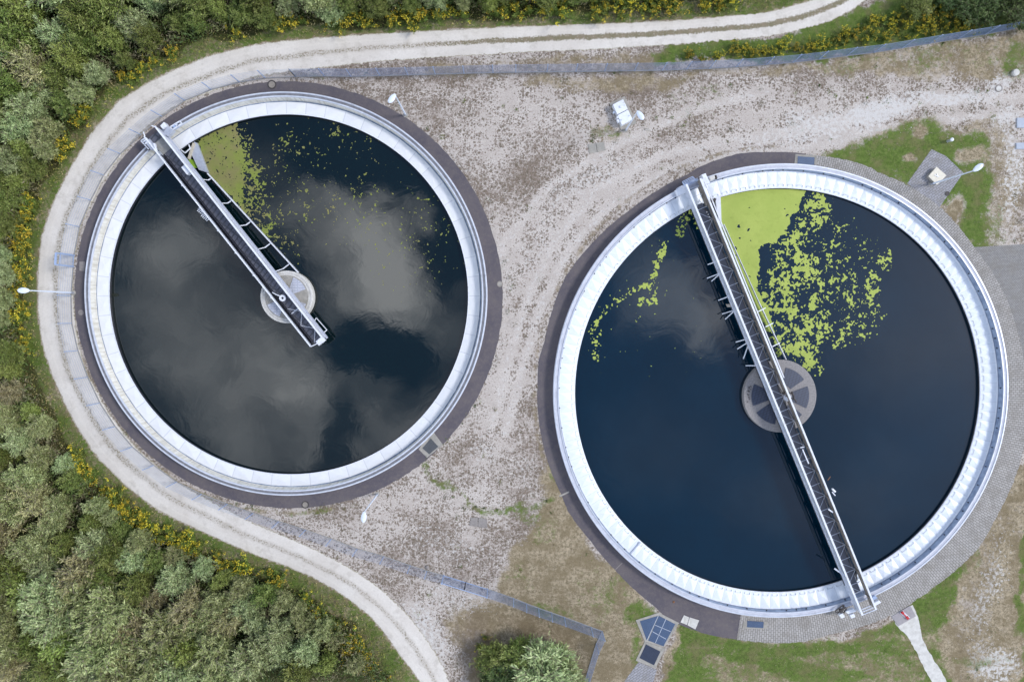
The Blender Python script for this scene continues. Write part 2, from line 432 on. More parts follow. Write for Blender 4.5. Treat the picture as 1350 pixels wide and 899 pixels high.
# strip between track and top fence, growing greener to the right
green = mx(green, pmask(wx, wy, [(850,62),(1020,48),(1150,0),(1350,-60),(1500,-60),(1350,36),(1120,74),(1010,84),(860,80)], 6), .95)
dry = mx(dry, pmask(wx, wy, [(560,80),(700,72),(860,62),(860,95),(560,100)], 6), .55)
moss = mx(moss, pmask(wx, wy, [(480,80),(700,72),(860,62),(860,130),(480,112)], 8), .66)
# below the top fence
dry = mx(dry, pmask(wx, wy, [(690,98),(1010,90),(1340,40),(1400,30),(1400,95),(1300,105),(1180,108),(1100,92),(900,112),(760,122),(690,118)], 8), .62)
green = mx(green, pmask(wx, wy, [(1040,88),(1340,42),(1400,30),(1400,100),(1330,88),(1200,98)], 10), .40)
green = mx(green, blob(wx, wy, 1340, 80, 18, 22), .75)
moss = mx(moss, blob(wx, wy, 760, 115, 100, 22), .66); moss = mx(moss, blob(wx, wy, 600, 150, 70, 50, 20), .56)
moss = mx(moss, blob(wx, wy, 730, 210, 60, 80), .5); moss = mx(moss, blob(wx, wy, 470, 690, 90, 40, 20), .56)
moss = mx(moss, blob(wx, wy, 840, 180, 60, 35), .5)
# loose bright chalk
for (x, y, a, b_, r_, w_) in [(1160,145,60,20,-12,.62),(1080,165,70,22,-12,.5),(1250,130,70,14,-6,.55),(1320,105,40,16,-30,.55),(1030,180,60,16,-15,.42),
                     (1330,150,25,24,0,.5),(1334,230,18,80,0,.5),(660,390,20,90,0,.30),(640,590,26,40,0,.32),(600,235,30,60,0,.28),(770,245,80,26,-30,.38),(700,330,26,60,20,.3),
                     (560,830,32,56,-38,.48),(600,790,60,20,20,.36),(590,715,70,24,15,.34),(1305,780,24,85,12,.44),(1310,875,36,24,0,.55),(690,620,20,40,0,.3),(760,180,50,20,0,.2)]:
    chalk = mx(chalk, blob(wx, wy, x, y, a, b_, r_), w_)
tyre = np.zeros(gxx.shape)
for pts_ in ([(1345,128),(1240,133),(1150,150),(1060,172),(960,186),(870,205),(790,250),(735,310),(700,380),(672,470),(650,560)],
             [(1345,152),(1240,156),(1155,172),(1065,195),(970,200),(880,224),(806,268),(752,325),(716,395),(690,480),(668,570)], [(1010,120),(900,150),(800,196),(720,250),(660,330),(640,420)]):
    tyre = np.maximum(tyre, line(ppx + (nf - .5) * 6, ppy + (nm - .5) * 6, pts_, 7))
moss = moss - .34 * tyre; chalk = np.maximum(chalk, tyre * .36)
moss = moss - .16 * blob(wx, wy, 655, 430, 26, 170) - .16 * blob(wx, wy, 780, 260, 90, 26, -32) - .15 * blob(wx, wy, 1060, 165, 130, 30, -10) - .12 * blob(wx, wy, 640, 200, 40, 40)
# green patch beside the right tank
green = mx(green, pmask(wx, wy, [(1075,200),(1140,180),(1195,164),(1255,166),(1300,182),(1308,250),(1312,330),(1280,330),(1240,270),(1200,250),(1120,235)], 13), .92)
dry = mx(dry, pmask(wx, wy, [(1030,210),(1140,176),(1200,158),(1320,150),(1350,200),(1330,330),(1270,330),(1180,260),(1100,235)], 10), .55)
for (x, y, a, b_, r_) in [(1276,205,18,12,0),(1258,285,16,22,30),(1210,180,12,8,0),(1195,215,9,6,0)]:
    k = blob(wx, wy, x, y, a, b_, r_); green = green * (1 - .85 * k); dry = mx(dry, k, .9)
# dry meadow at the bottom
dryp = [(722,590),(735,650),(790,720),(850,790),(870,815),(850,860),(820,960),(600,960),(625,860),(650,800),(672,750),(700,690)]
dry = mx(dry, pmask(wx, wy, dryp, 14), 1.0); green = mx(green, pmask(wx, wy, dryp, 14) * np.clip((nl - .45) * 3, 0, 1), .42)
for (x, y, a, b_, r_, w_) in [(735,630,10,40,-20,.6),(715,700,16,20,0,.35),(845,812,22,16,-20,.85),(720,805,50,10,18,.45),(700,680,40,8,0,.4),(840,850,10,40,15,.55),(690,760,20,20,0,.35),(800,700,8,40,-35,.4)]:
    green = mx(green, blob(wx, wy, x, y, a, b_, r_), w_)
mud_shade = mx(mud_shade, blob(wx, wy, 700, 828, 80, 24, 12), .42); dry = mx(dry, blob(wx, wy, 690, 830, 90, 40, 12), 1.0); mud_shade = mx(mud_shade, blob(wx, wy, 625, 860, 24, 60), .62)  # brown ground with painted-in shade below the fence, bush shadow on its left
mud_shade = mx(mud_shade, blob(wx, wy, 620, 820, 20, 30), .4)
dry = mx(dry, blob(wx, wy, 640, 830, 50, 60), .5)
# lawn at the bottom right
lawn = [(900,822),(990,842),(1100,842),(1190,805),(1290,700),(1300,720),(1262,790),(1250,850),(1262,960),(866,960),(880,880)]
green = mx(green, pmask(wx, wy, lawn, 9), .95); dry = mx(dry, pmask(wx, wy, lawn, 8), .9)
st = vnoise(gxx * .35 + 500, (gyy + gxx * .12) * 1.5 + 500, 2.6, 9)
k = sst((st - .50) * 9) * pmask(wx, wy, [(890,830),(1240,830),(1240,960),(860,960)], 8); green *= (1 - .40 * k)
k = blob(wx, wy, 885, 870, 9, 50, 18); green *= (1 - .8 * k)
# right edge below: brown earth, chalk stones and a little grass
dry = mx(dry, pmask(wx, wy, [(1400,540),(1350,600),(1310,680),(1245,770),(1240,960),(1500,960),(1500,540)], 8), .75)
mud_shade = mx(mud_shade, pmask(wx, wy, [(1330,660),(1290,730),(1262,790),(1262,900),(1300,900),(1320,760)], 10), .35)
k = blob(wx, wy, 1262, 800, 14, 70, 14); green *= (1 - .85 * k)
green = mx(green, line(wx, wy, [(1352,690),(1348,760),(1350,900)], 9), .8); green = mx(green, blob(wx, wy, 1290, 872, 50, 8, -5), .45)
green = mx(green, blob(wx, wy, 1320, 300, 14, 30), .5); dry = mx(dry, blob(wx, wy, 1330, 250, 30, 100), .5)
# weedy lines in the yard
green = mx(green, line(wx, wy, [(563,606),(585,640),(615,668),(640,672)], 6), .64); mud_shade = mx(mud_shade, line(wx, wy, [(570,615),(590,645),(618,668),(700,668)], 6), .35)
green = mx(green, line(wx, wy, [(640,676),(690,670),(720,660)], 6), .58)
green = mx(green, blob(wx, wy, 800, 178, 22, 10, -20), .55); dry = mx(dry, blob(wx, wy, 800, 178, 26, 16, -20), .6)
green = mx(green, blob(wx, wy, 910, 135, 60, 30), .22); green = mx(green, blob(wx, wy, 1060, 140, 90, 40), .17)
yard = inside(ppx, ppy, TRK_IN + [(1500, 960), (1500, -70)])
# grassy seam between path and fence round the left tank
rr = np.hypot(gxx - cL.x, gyy - cL.y); seam = sst(1 - np.abs(rr - (RL + 1.9)) / .5) * (gxx < cL.x + 4)
dry = mx(dry, seam, .62); green = mx(green, seam, .36); moss = mx(moss, seam, .6)
rr2 = np.hypot(gxx - cR.x, gyy - cR.y); seam = sst(1 - np.abs(rr2 - (RR + 1.75)) / .5) * (gxx < cR.x) * (ppy < 640)
dry = mx(dry, seam, .45); moss = mx(moss, seam, .6)

nx_, ny_ = len(gx), len(gy)
idx = np.arange(nx_ * ny_).reshape(nx_, ny_)
fa = np.stack([idx[:-1, :-1], idx[1:, :-1], idx[1:, 1:], idx[:-1, 1:]], -1).reshape(-1, 4)
hole = ((rr < RL - .2) | (rr2 < RR - .2))
fa = fa[~hole[fa].any(1)] if False else fa[~hole[fa].all(1)]
# drop also the cells straddling the rim, the path ring covers them
hole2 = ((rr < RL + .35) | (rr2 < RR + .35)); fa = fa[~hole2[fa].all(1)]
me = bpy.data.meshes.new('ground')
me.from_pydata(np.stack([gxx, gyy, np.zeros(gxx.shape)], -1).tolist(), [], fa.tolist())
def put_attr(me, name, r, g, b_):
    a = me.color_attributes.new(name=name, type='FLOAT_COLOR', domain='POINT')
    a.data.foreach_set('color', np.stack([r, g, b_, np.ones(r.shape)], -1).astype(np.float32).ravel())
nmed = vnoise(gxx + 640, gyy + 350, 4.5, 71, 5, .65) - .5; nmed2 = vnoise(gxx + 240, gyy + 750, 2.2, 72, 5, .7) - .5
moss = moss + nmed * .75 + nmed2 * .25; green = np.where(green > .02, green * .90 + nmed2 * .55, green); dry = np.where(dry > .02, dry + nmed * .5, dry)
away = sst((np.maximum(np.abs(gxx) - 50, np.abs(gyy) - 36)) / 14)      # open meadow beyond the site
green = green * (1 - away) + .62 * away; dry = dry * (1 - away) + .8 * away; chalk = chalk * (1 - away); mud_shade = mud_shade * (1 - away); moss = moss * (1 - away) + .5 * away
put_attr(me, 'cover_a', green, dry, chalk); put_attr(me, 'cover_b', moss, forest, mud_shade)
def ground_mat(T, b):
    o = T.new('ShaderNodeTexCoord').outputs['Object']
    A = T.new('ShaderNodeSeparateColor'); T.l.new(T.new('ShaderNodeAttribute', attribute_name='cover_a').outputs['Color'], A.inputs[0])
    B = T.new('ShaderNodeSeparateColor'); T.l.new(T.new('ShaderNodeAttribute', attribute_name='cover_b').outputs['Color'], B.inputs[0])
    n1 = T.noise(o, 1.1, 8, .68); n2 = T.noise(T.vmath('ADD', o, (31, 7, 0)), 2.9, 6, .7); n3 = T.noise(o, 9, 4, .7); n4 = T.noise(T.vmath('ADD', o, (3, 57, 0)), .55, 6, .65)
    n5 = T.noise(o, 22, 3, .7); n6 = T.math('ADD', T.math('MULTIPLY', T.noise(T.vmath('ADD', o, (83, 7, 0)), 2.2, 9, .78), .8), T.math('MULTIPLY', T.noise(T.vmath('ADD', o, (13, 47, 0)), 6.5, 3, .6), .2))
    def sel(mask, n, amp, k):
        v = T.math('ADD', mask, T.math('MULTIPLY', T.math('SUBTRACT', n, .5), amp))
        return T.math('MULTIPLY_ADD', T.math('SUBTRACT', v, .5), k, .5, clamp=True)
    grav = T.mix(T.smooth(n4, .35, .65), (.475, .425, .39), (.605, .56, .525))
    grav = T.mix(T.smooth(n3, .35, .7), grav, (.34, .30, .275)); grav = T.mix(T.smooth(n5, .52, .72, 0, .7), grav, (.62, .59, .565))
    mossc = T.mix(T.smooth(n3, .35, .65), (.20, .155, .125), (.125, .095, .07))
    c = T.mix(T.math('MULTIPLY', sel(T.math('SUBTRACT', B.outputs[0], .16), n6, 2.1, 3.2), .8), grav, mossc)
    dn = T.math('ADD', B.outputs[0], T.math('MULTIPLY', T.math('SUBTRACT', n4, .5), 2.0))
    wob = T.vmath('ADD', o, T.vmath('MULTIPLY', T.noise(o, 5, 3, .6, out=1), (.28, .28, 0)))
    for (sc_, th, a0_, a1_, offs) in ((2.7, .34, -.2, 1.1, 0), (4.6, .36, -.12, .95, 13), (8.0, .40, 0.02, .85, 29)):
        vv = T.new('ShaderNodeTexVoronoi', voronoi_dimensions='2D'); T.l.new(T.vmath('ADD', wob, (offs, offs * .7, 0)), vv.inputs['Vector']); vv.inputs['Scale'].default_value = sc_
        sp_ = T.new('ShaderNodeSeparateColor'); T.l.new(vv.outputs['Color'], sp_.inputs[0])
        pres = T.smooth(T.math('SUBTRACT', T.lin(dn, .12, .85, a0_, a1_), sp_.outputs[0]), 0, .12)
        c = T.mix(T.math('MULTIPLY', T.math('MULTIPLY', T.smooth(vv.outputs['Distance'], th + .1, th - .14), pres), .82), c, T.mix(sp_.outputs[1], (.21, .165, .135), (.105, .085, .06)))
    vor = T.new('ShaderNodeTexVoronoi'); T.l.new(o, vor.inputs['Vector']); vor.inputs['Scale'].default_value = 2.3
    c = T.mix(T.math('MULTIPLY', T.smooth(vor.outputs['Distance'], .22, .12), T.smooth(n1, .4, .6)), c, (.13, .105, .075))
    n7 = T.noise(T.vmath('ADD', o, (61, 17, 0)), 3.4, 9, .85); dryc = T.mix(T.smooth(n7, .36, .62), (.095, .078, .042), (.42, .35, .25)); dryc = T.mix(T.smooth(n4, .42, .60, 0, .8), dryc, (.165, .130, .075)); dryc = T.mix(T.smooth(n1, .55, .72, 0, .6), dryc, (.125, .10, .06)); dryc = T.mix(T.smooth(n5, .52, .68, 0, .75), dryc, (.46, .39, .29))
    c = T.mix(sel(A.outputs[1], T.math('ADD', T.math('MULTIPLY', n1, .5), T.math('MULTIPLY', n6, .5)), 2.4, 2.6), c, dryc)
    chc = T.mix(T.smooth(n5, .4, .65), (.44, .42, .405), (.68, .665, .655))
    c = T.mix(sel(A.outputs[2], n2, 2.0, 4.5), c, chc)
    grc = T.mix(T.smooth(n2, .3, .7), (.062, .105, .018), (.125, .180, .042)); grc = T.mix(T.smooth(n7, .48, .68, 0, .75), grc, (.17, .185, .07)); grc = T.mix(T.smooth(n4, .45, .65, 0, .6), grc, (.17, .15, .075))
    c = T.mix(sel(A.outputs[0], T.math('ADD', T.math('MULTIPLY', n2, .5), T.math('MULTIPLY', T.noise(T.vmath('ADD', o, (5, 91, 0)), .8, 9, .75), .5)), 2.6, 2.6), c, grc)
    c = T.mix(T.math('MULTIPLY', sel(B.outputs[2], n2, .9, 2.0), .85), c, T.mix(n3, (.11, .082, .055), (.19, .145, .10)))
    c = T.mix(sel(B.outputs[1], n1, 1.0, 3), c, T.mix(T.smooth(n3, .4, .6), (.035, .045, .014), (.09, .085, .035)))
    T.l.new(c, b.inputs['Base Color']); b.inputs['Roughness'].default_value = .95; b.inputs['Specular IOR Level'].default_value = .15
    h = T.math('ADD', T.math('MULTIPLY', n3, .6), T.math('MULTIPLY', n5, .4))
    T.l.new(T.bump(h, .9, .05), b.inputs['Normal'])
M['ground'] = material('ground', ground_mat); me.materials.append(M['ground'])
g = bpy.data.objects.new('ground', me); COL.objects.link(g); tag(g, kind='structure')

# ------------------------------------------------------------------ gravel track
def resample(pts, n):
    p = np.array(pts, float); d = np.r_[0, np.cumsum(np.hypot(*np.diff(p, axis=0).T))]; t = np.linspace(0, d[-1], n)
    return np.stack([np.interp(t, d, p[:, 0]), np.interp(t, d, p[:, 1])], -1)
def smooth_line(p, k=5):
    q = p.copy()
    for _ in range(k): q[1:-1] = (q[:-2] + 2 * q[1:-1] + q[2:]) / 4
    return q
NTK = 900
to = smooth_line(resample(TRK_OUT, NTK), 12)
ti0 = smooth_line(resample(TRK_IN, NTK * 2), 20)
ti = np.array([ti0[np.argmin(np.hypot(*(ti0 - q).T))] for q in to]); ti = smooth_line(ti, 30)
wo = np.array([P(*q)[:2] for q in to]); wi = np.array([P(*q)[:2] for q in ti])
je = rng.normal(0, 1, NTK); je = np.convolve(je, [.3, .5, .3], 'same') * .05; ji = rng.normal(0, 1, NTK) * .05
KA = 15; vs = []; ta = []; tm = []
for i in range(NTK):
    o_, i_ = Vector(wo[i]), Vector(wi[i]); d = i_ - o_; L = d.length; d.normalize()
    for k in range(KA):
        t = k / (KA - 1); e = (je[i] if k == 0 else ji[i] if k == KA - 1 else 0)
        p = o_ + d * (L * t + e); vs.append((p.x, p.y, .012 - .009 * (k in (0, KA - 1)))); ta.append(t)
        x = to[i][0]; tm.append(1.0 if (x > 700 and i < NTK / 2) else max(.12, (x - 400) / 300) if i < NTK * .3 else (.38 if i < NTK * .75 else .30))
fs = [(i * KA + k, (i + 1) * KA + k, (i + 1) * KA + k + 1, i * KA + k + 1) for i in range(NTK - 1) for k in range(KA - 1)]
me = bpy.data.meshes.new('gravel_track'); me.from_pydata(vs, [], fs)
ta = np.array(ta); tm = np.array(tm); put_attr(me, 'trk', ta, tm, ta * 0)
def track_mat(T, b):
    o = T.new('ShaderNodeTexCoord').outputs['Object']
    A = T.new('ShaderNodeSeparateColor'); T.l.new(T.new('ShaderNodeAttribute', attribute_name='trk').outputs['Color'], A.inputs[0])
    n1 = T.noise(o, 1.3, 6, .65); n2 = T.noise(o, 6, 5, .7); n3 = T.noise(o, 24, 3, .7); n0 = T.noise(o, .3, 4, .6)
    c = T.mix(T.smooth(n0, .35, .65), (.60, .56, .52), (.68, .645, .61)); c = T.mix(T.smooth(n2, .3, .7, 0, .4), c, (.48, .45, .42))
    c = T.mix(T.smooth(n3, .5, .75, 0, .6), c, (.72, .69, .65))
    t = T.math('ADD', A.outputs[0], T.math('MULTIPLY', T.math('SUBTRACT', n1, .5), .16))
    c = T.mix(T.smooth(T.noise(T.vmath('ADD', o, (9, 33, 0)), .8, 7, .72), .50, .66, 0, .55), c, (.44, .405, .365))
    mid = T.math('ABSOLUTE', T.math('SUBTRACT', t, T.lin(n0, .3, .7, .47, .54)))
    sof = T.smooth(mid, .02, .16, 1, 0)
    c = T.mix(T.math('MULTIPLY', sof, .35), c, (.34, .30, .26))
    v = T.math('ADD', T.smooth(mid, .03, .24, 1, 0), T.math('MULTIPLY', T.math('SUBTRACT', n2, .5), 1.7))
    v = T.math('ADD', v, T.math('MULTIPLY', A.outputs[1], .55))
    s_ = T.math('MULTIPLY_ADD', T.math('SUBTRACT', v, 1.13), 3.5, 0.0, clamp=True)
    grass = T.mix(T.smooth(n1, .35, .65), (.135, .12, .055), (.20, .16, .10))
    c = T.mix(T.math('MULTIPLY', s_, .85), c, grass)
    edge = T.math('ABSOLUTE', T.math('SUBTRACT', A.outputs[0], .5))
    ve = T.math('ADD', T.smooth(edge, .41, .5), T.math('MULTIPLY', T.math('SUBTRACT', n2, .5), 1.6))
    c = T.mix(T.math('MULTIPLY_ADD', T.math('SUBTRACT', ve, .62), 2.2, 0.0, clamp=True), c, (.30, .27, .19))
    # a second faint wheel line in each rut
    r1 = T.smooth(T.math('ABSOLUTE', T.math('SUBTRACT', t, .22)), .0, .05, .25, 0); c = T.mix(r1, c, (.70, .66, .61))
    T.l.new(c, b.inputs['Base Color']); b.inputs['Roughness'].default_value = .95; b.inputs['Specular IOR Level'].default_value = .15
    T.l.new(T.bump(n3, .7, .03), b.inputs['Normal'])
me.materials.append(material('track gravel', track_mat))
trk = bpy.data.objects.new('gravel_track', me); COL.objects.link(trk); tag(trk, kind='structure')

# ------------------------------------------------------------------ paths round the tanks
def ring_sheet(name, c, rin, rout, a0, a1, z, mat, n=240, jag=0.0):
    vs = []; 
    for i in range(n + 1):
        a = R(a0 + (a1 - a0) * i / n); ro = rout(a0 + (a1 - a0) * i / n) if callable(rout) else rout
        ro += rnd.gauss(0, jag)
        for r in (rin, ro): vs.append((c.x + r * math.cos(a), c.y + r * math.sin(a), z))
    fs = [(2 * i, 2 * i + 1, 2 * i + 3, 2 * i + 2) for i in range(n)]
    if a1 > a0: pass
    me = bpy.data.meshes.new(name); me.from_pydata(vs, [], fs); me.materials.append(mat)
    set_uv(me, lambda co: np.stack([np.hypot(co[:, 0] - c.x, co[:, 1] - c.y), np.arctan2(co[:, 1] - c.y, co[:, 0] - c.x) * rin], -1))
    o = bpy.data.objects.new(name, me); COL.objects.link(o); return tag(o, kind='structure')
def sheet(name, pts, z, mat, kind='structure', jag=0):
    v = [P(*q) for q in pts]
    me = bpy.data.meshes.new(name)
    me.from_pydata([(p.x, p.y, z) for p in v], [], [tuple(range(len(v)))]); me.materials.append(mat)
    if me.polygons[0].normal.z < 0: me.flip_normals()
    o = bpy.data.objects.new(name, me); COL.objects.link(o); return tag(o, kind=kind)
ring_sheet('asphalt_path', cL, RL - .1, lambda a: RL + 1.42 - .24 * max(0, math.sin(R(a))), 0, 360, .022, M['asphalt'], 360, .02)
_ro = []
for q_ in [(1352,500),(1350,591),(1317,674),(1290,722),(1229,775),(1174,811),(1098,835),(1060,845),(1010,847),(979,843.5),(930,835),(894,822),(872,808),(862,798),(812,752),(778,712),(749,674),(740,651),(723,611),(710,551),(709,500),(710,475),(718,450),(745,366),(788,313),(836,273),(907,230),(917,223),(972,203),(993,201),(1010,201),(1048,201.5),(1080,206),(1116,211),(1142,219),(1161,229),(1196,244),(1239,273),(1284,326),(1320,380)]:
    v_ = P(*q_); _ro.append((math.degrees(math.atan2(v_.y - cR.y, v_.x - cR.x)) % 360, math.hypot(v_.x - cR.x, v_.y - cR.y)))
_ro.sort()
def ro_R(a):      # outer radius of the right tank's path, degrees counter-clockwise from +x
    return max(RR + .9, float(np.interp(a % 360, [k[0] for k in _ro], [k[1] for k in _ro], period=360)))
ring_sheet('asphalt_path', cR, RR - .1, ro_R, 84, 261.5, .022, M['asphalt'], 300, .012)
ring_sheet('block_path', cR, RR - .1, ro_R, 261.6, 360 + 83.9, .022, M['cobble'], 300, .03)
sheet('paved_yard', [(1283,326),(1350,322),(1440,318),(1440,575),(1352,560),(1345,585),(1338,600),(1330,500),(1320,420),(1300,360)], .012, M['blocks_flat'])
sheet('paved_pad', [(1228,197),(1247,206),(1270,228),(1241,270),(1238,275),(1216,258),(1196,242)], .012, M['blocks'])
sheet('block_path', [(842,872),(866,882),(861,899),(850,935),(802,935),(825,895)], .012, M['blocks'])
cp = [(1174,811),(1203,797),(1210,812),(1216,842),(1230,868),(1246,893),(1258,930),(1240,930),(1229,899),(1218,880),(1208,858),(1196,838),(1184,826)]
big = []
for i in range(len(cp)):
    a, b_ = cp[i], cp[(i + 1) % len(cp)]
    for k in range(6):
        t = k / 6; j = .8 if 0 < k and i not in (0,) else 0
        big.append((a[0] + (b_[0] - a[0]) * t + rnd.uniform(-j, j), a[1] + (b_[1] - a[1]) * t + rnd.uniform(-j, j)))
sheet('concrete_path', big, .012, M['light_concrete'])

# ------------------------------------------------------------------ tanks
def cross_cover(c, r0, r1, z0, z1, n, apex):
    """ring of cross-broken sheet panels; returns MB-like mesh with uv = panel index, radius"""
    vs = []; fs = []; uv_ = []
    for i in range(n):
        a0, a1 = 2 * PI * i / n, 2 * PI * (i + 1) / n; am = (a0 + a1) / 2
        q = [(r0, a0, z0, 0), (r1, a0, z1, 0), (r1, a1, z1, .999), (r0, a1, z0, .999), ((r0 + r1) / 2, am, (z0 + z1) / 2 + apex, .5)]
        k = len(vs)
        for (r, a, z, u) in q: vs.append((c.x + r * math.cos(a), c.y + r * math.sin(a), z)); uv_.append((i + u, r))
        fs += [(k, k + 1, k + 4), (k + 1, k + 2, k + 4), (k + 2, k + 3, k + 4), (k + 3, k, k + 4)]
    return vs, fs, np.array(uv_)
def add_cover(name, c, r0, r1, z0, z1, n, apex, mat, parent):
    vs, fs, uv_ = cross_cover(c, r0, r1, z0, z1, n, apex)
    me = bpy.data.meshes.new(name); me.from_pydata([(x - c.x, y - c.y, z) for x, y, z in vs], [], fs); me.materials.append(mat)
    set_uv(me, lambda co: uv_)
    o = bpy.data.objects.new(name, me); COL.objects.link(o); o.parent = parent; return o
def uvring(o, c, rr_):
    set_uv(o.data, lambda co: np.stack([np.arctan2(co[:, 1], co[:, 0]) * rr_, co[:, 2]], -1)); return o

WL = -0.40   # water levels
WR = -0.25
# left tank
tl = empty('settling_tank', cL, 'smaller round settling tank at left with pale metal cover ring and dark cloudy water', 'water tank')
N = 300
m = MB().lathe(cL, [(RL - .02, -.3), (RL - .02, .70), (RL, .72), (RL, .80), (RL - .05, .83), (RL - .14, .83), (RL - .16, .79), (RL - .36, .79), (RL - .38, .83), (RL - .50, .83), (RL - .52, .80), (RL - .52, .74)], N)
m.build('rim', M['coping'], tl)
for r_ in (RL - .09, RL - .44):
    MB().lathe(cL, [(r_ - .05, .835), (r_ - .05, .872), (r_ + .05, .872), (r_ + .05, .835)], N).build('rail', M['rail'], tl)
MB().lathe(cL, [(RL - .165, .80), (RL - .165, .812), (RL - .355, .812), (RL - .355, .80)], N).build('rim_groove', simple('dark groove', (.20, .205, .23), (.13, .13, .15), 2.5, .7, 0, .1), tl)  # darker strip lying between the two rim rails
uvring(MB().lathe(cL, [(RL - .52, .74), (RL - .54, .02), (RL - .60, -.04)], N).build('inner_face', M['streaked'], tl), cL, RL)
MB().lathe(cL, [(RL - .60, -.04), (RL - .74, -.04)], N).build('gutter', M['gutter'], tl)
add_cover('launder_cover', cL, RL - 1.78, RL - .72, .00, .06, 60, .06, M['cover_left'], tl)
MB().lathe(cL, [(RL - 1.86, -.06), (RL - 1.86, .03), (RL - 1.80, .03), (RL - 1.78, .0)], N).build('edge_strip', M['white_metal'], tl)
MB().lathe(cL, [(RL - 1.84, -.05), (RL - 1.84, -2.5)], N).build('basin_wall', M['dark'], tl)
# central column
cC = P(377.5, 391.5, .5); colr = 34.5 * (HC - .5) / F
cc = MB().lathe((cC.x, cC.y, 0), [(colr, -2.5), (colr, .42), (colr - .04, .46), (colr - .2, .46), (colr - .22, .42), (0.02, .43)], 96).build('centre_column', M['light_concrete'], tl)
MB().lathe((cC.x, cC.y, 0), [(colr - .42, .436), (0.02, .445)], 96).build('column_top', M['concrete'], cc, origin=tl.location).location = (0, 0, 0)
def wedge(c, r0, r1, a0, a1, z, n=10):
    m = MB(); pts = [(c[0] + r1 * math.cos(R(a0 + (a1 - a0) * i / n)), c[1] + r1 * math.sin(R(a0 + (a1 - a0) * i / n))) for i in range(n + 1)]
    pts += [(c[0] + r0 * math.cos(R(a1 - (a1 - a0) * i / n)), c[1] + r0 * math.sin(R(a1 - (a1 - a0) * i / n))) for i in range(n + 1)]
    return m.prism(pts, z, z + .03)
for a in (22, 112, 202, 292):
    wedge((cC.x, cC.y), .75, 1.95, a, a + 48, .45).build('cover_plate', M['grate_light'], cc, origin=tl.location)
MB().box((cC.x + .75, cC.y + .05, .5), .12, .3, .1, 0).build('hatch_block', M['white_metal'], cc, origin=tl.location)

# right tank
tr = empty('settling_tank', cR, 'larger round settling tank at right with bright white cover ring and deep blue water', 'water tank')
MB().lathe(cR, [(RR - .02, -.3), (RR - .02, .80), (RR, .82), (RR, .90), (RR - .06, .93), (RR - .12, .91), (RR - .16, .88), (RR - .36, .86), (RR - .40, .90), (RR - .50, .90), (RR - .52, .86)], N).build('rim', M['coping'], tr)
MB().lathe(cR, [(RR - .50, .90), (RR - .50, .945), (RR - .42, .945), (RR - .42, .90)], N).build('rail', M['rail'], tr)
MB().lathe(cR, [(RR - .14, .90), (RR - .14, .94), (RR - .05, .94), (RR - .05, .90)], N).build('rail', M['rail'], tr)
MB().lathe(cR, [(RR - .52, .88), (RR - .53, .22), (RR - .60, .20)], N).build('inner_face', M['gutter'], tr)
NB = 138
rgap = RR - .56; proto_b = None
for i in range(NB):
    if i % 2 and i % 5: continue
    a = 2 * PI * (i + .5) / NB
    if proto_b is None:
        proto_b = MB().box((0, 0, 0), .14, .10, .10).build('bracket', M['dark'], None); ob_ = proto_b
    else: ob_ = proto_b.copy(); COL.objects.link(ob_)
    ob_.parent = tr; ob_.location = (rgap * math.cos(a), rgap * math.sin(a), .62); ob_.rotation_euler = (0, 0, a)
add_cover('launder_cover', cR, RR - 1.98, RR - .58, .10, .26, NB, .055, M['cover_right'], tr)
MB().lathe(cR, [(RR - 2.12, -.02), (RR - 2.12, .08), (RR - 2.05, .10), (RR - 1.98, .10)], N).build('edge_strip', M['white_metal'], tr)
MB().lathe(cR, [(RR - .60, .21), (RR - .56, .30), (RR - .62, .30), (RR - .66, .24)], N).build('gutter', M['white_metal'], tr)
clipm = simple('clip metal', (.36, .38, .42), (.5, .5, .52), 2, .6)
def clip(m, a):          # U-shaped handle with two hinge plates on each lid
    da = .28 * 2 * PI / NB; w_ = 2 * (RR - 1.9) * math.sin(da); r_ = RR - 1.92
    cx_, cy_ = cR.x + r_ * math.cos(a), cR.y + r_ * math.sin(a); tx, ty = -math.sin(a), math.cos(a); nx2, ny2 = math.cos(a), math.sin(a)
    p_ = lambda u, v: (cx_ + tx * u + nx2 * v, cy_ + ty * u + ny2 * v, .165)
    m.bar(p_(-w_ / 2, -.04), p_(-w_ / 2, .13), .035, .03); m.bar(p_(w_ / 2, -.04), p_(w_ / 2, .13), .035, .03); m.bar(p_(-w_ / 2, .13), p_(w_ / 2, .13), .02, .02)
ang = sorted([2 * PI * (i + .5) / NB for i in range(NB)], key=lambda a: -math.cos(a - .4))
for a in ang[:100]: m = MB(); clip(m, a); m.build('lid_clip', clipm, tr)
m = MB()
for a in ang[100:]: clip(m, a)
tag(m.build('lid_clips', clipm, tr), kind='stuff')
MB().lathe(cR, [(RR - 2.10, -.02), (RR - 2.10, -2.5)], N).build('basin_wall', M['dark'], tr)
a_ = math.atan2(-(733 - 518) / 1.0, (835 - 1029)); # stay across the lids at lower left
MB().bar((cR.x + (RR - 2.05) * math.cos(a_), cR.y + (RR - 2.05) * math.sin(a_), .22), (cR.x + (RR - .6) * math.cos(a_), cR.y + (RR - .6) * math.sin(a_), .36), .11, .06).build('lid_stay', M['galv'], tr)
cD = P(1028.5, 522.0, .42); colr = 48.2 * (HC - .42) / F
cc = MB().lathe((cD.x, cD.y, 0), [(colr - .03, -2.5), (colr - .03, .25), (colr, .27), (colr, .38), (colr - .04, .42), (0.02, .425)], 96).build('centre_column',
      simple('column concrete', (.29, .275, .275), (.20, .19, .195), 7, .9, 0, .5), tr)
for a in range(6):
    wedge((cD.x, cD.y), 1.15, 2.72, a * 60 - 25, a * 60 + 20, .428).build('grating', M['grate_col'], cc, origin=tr.location)
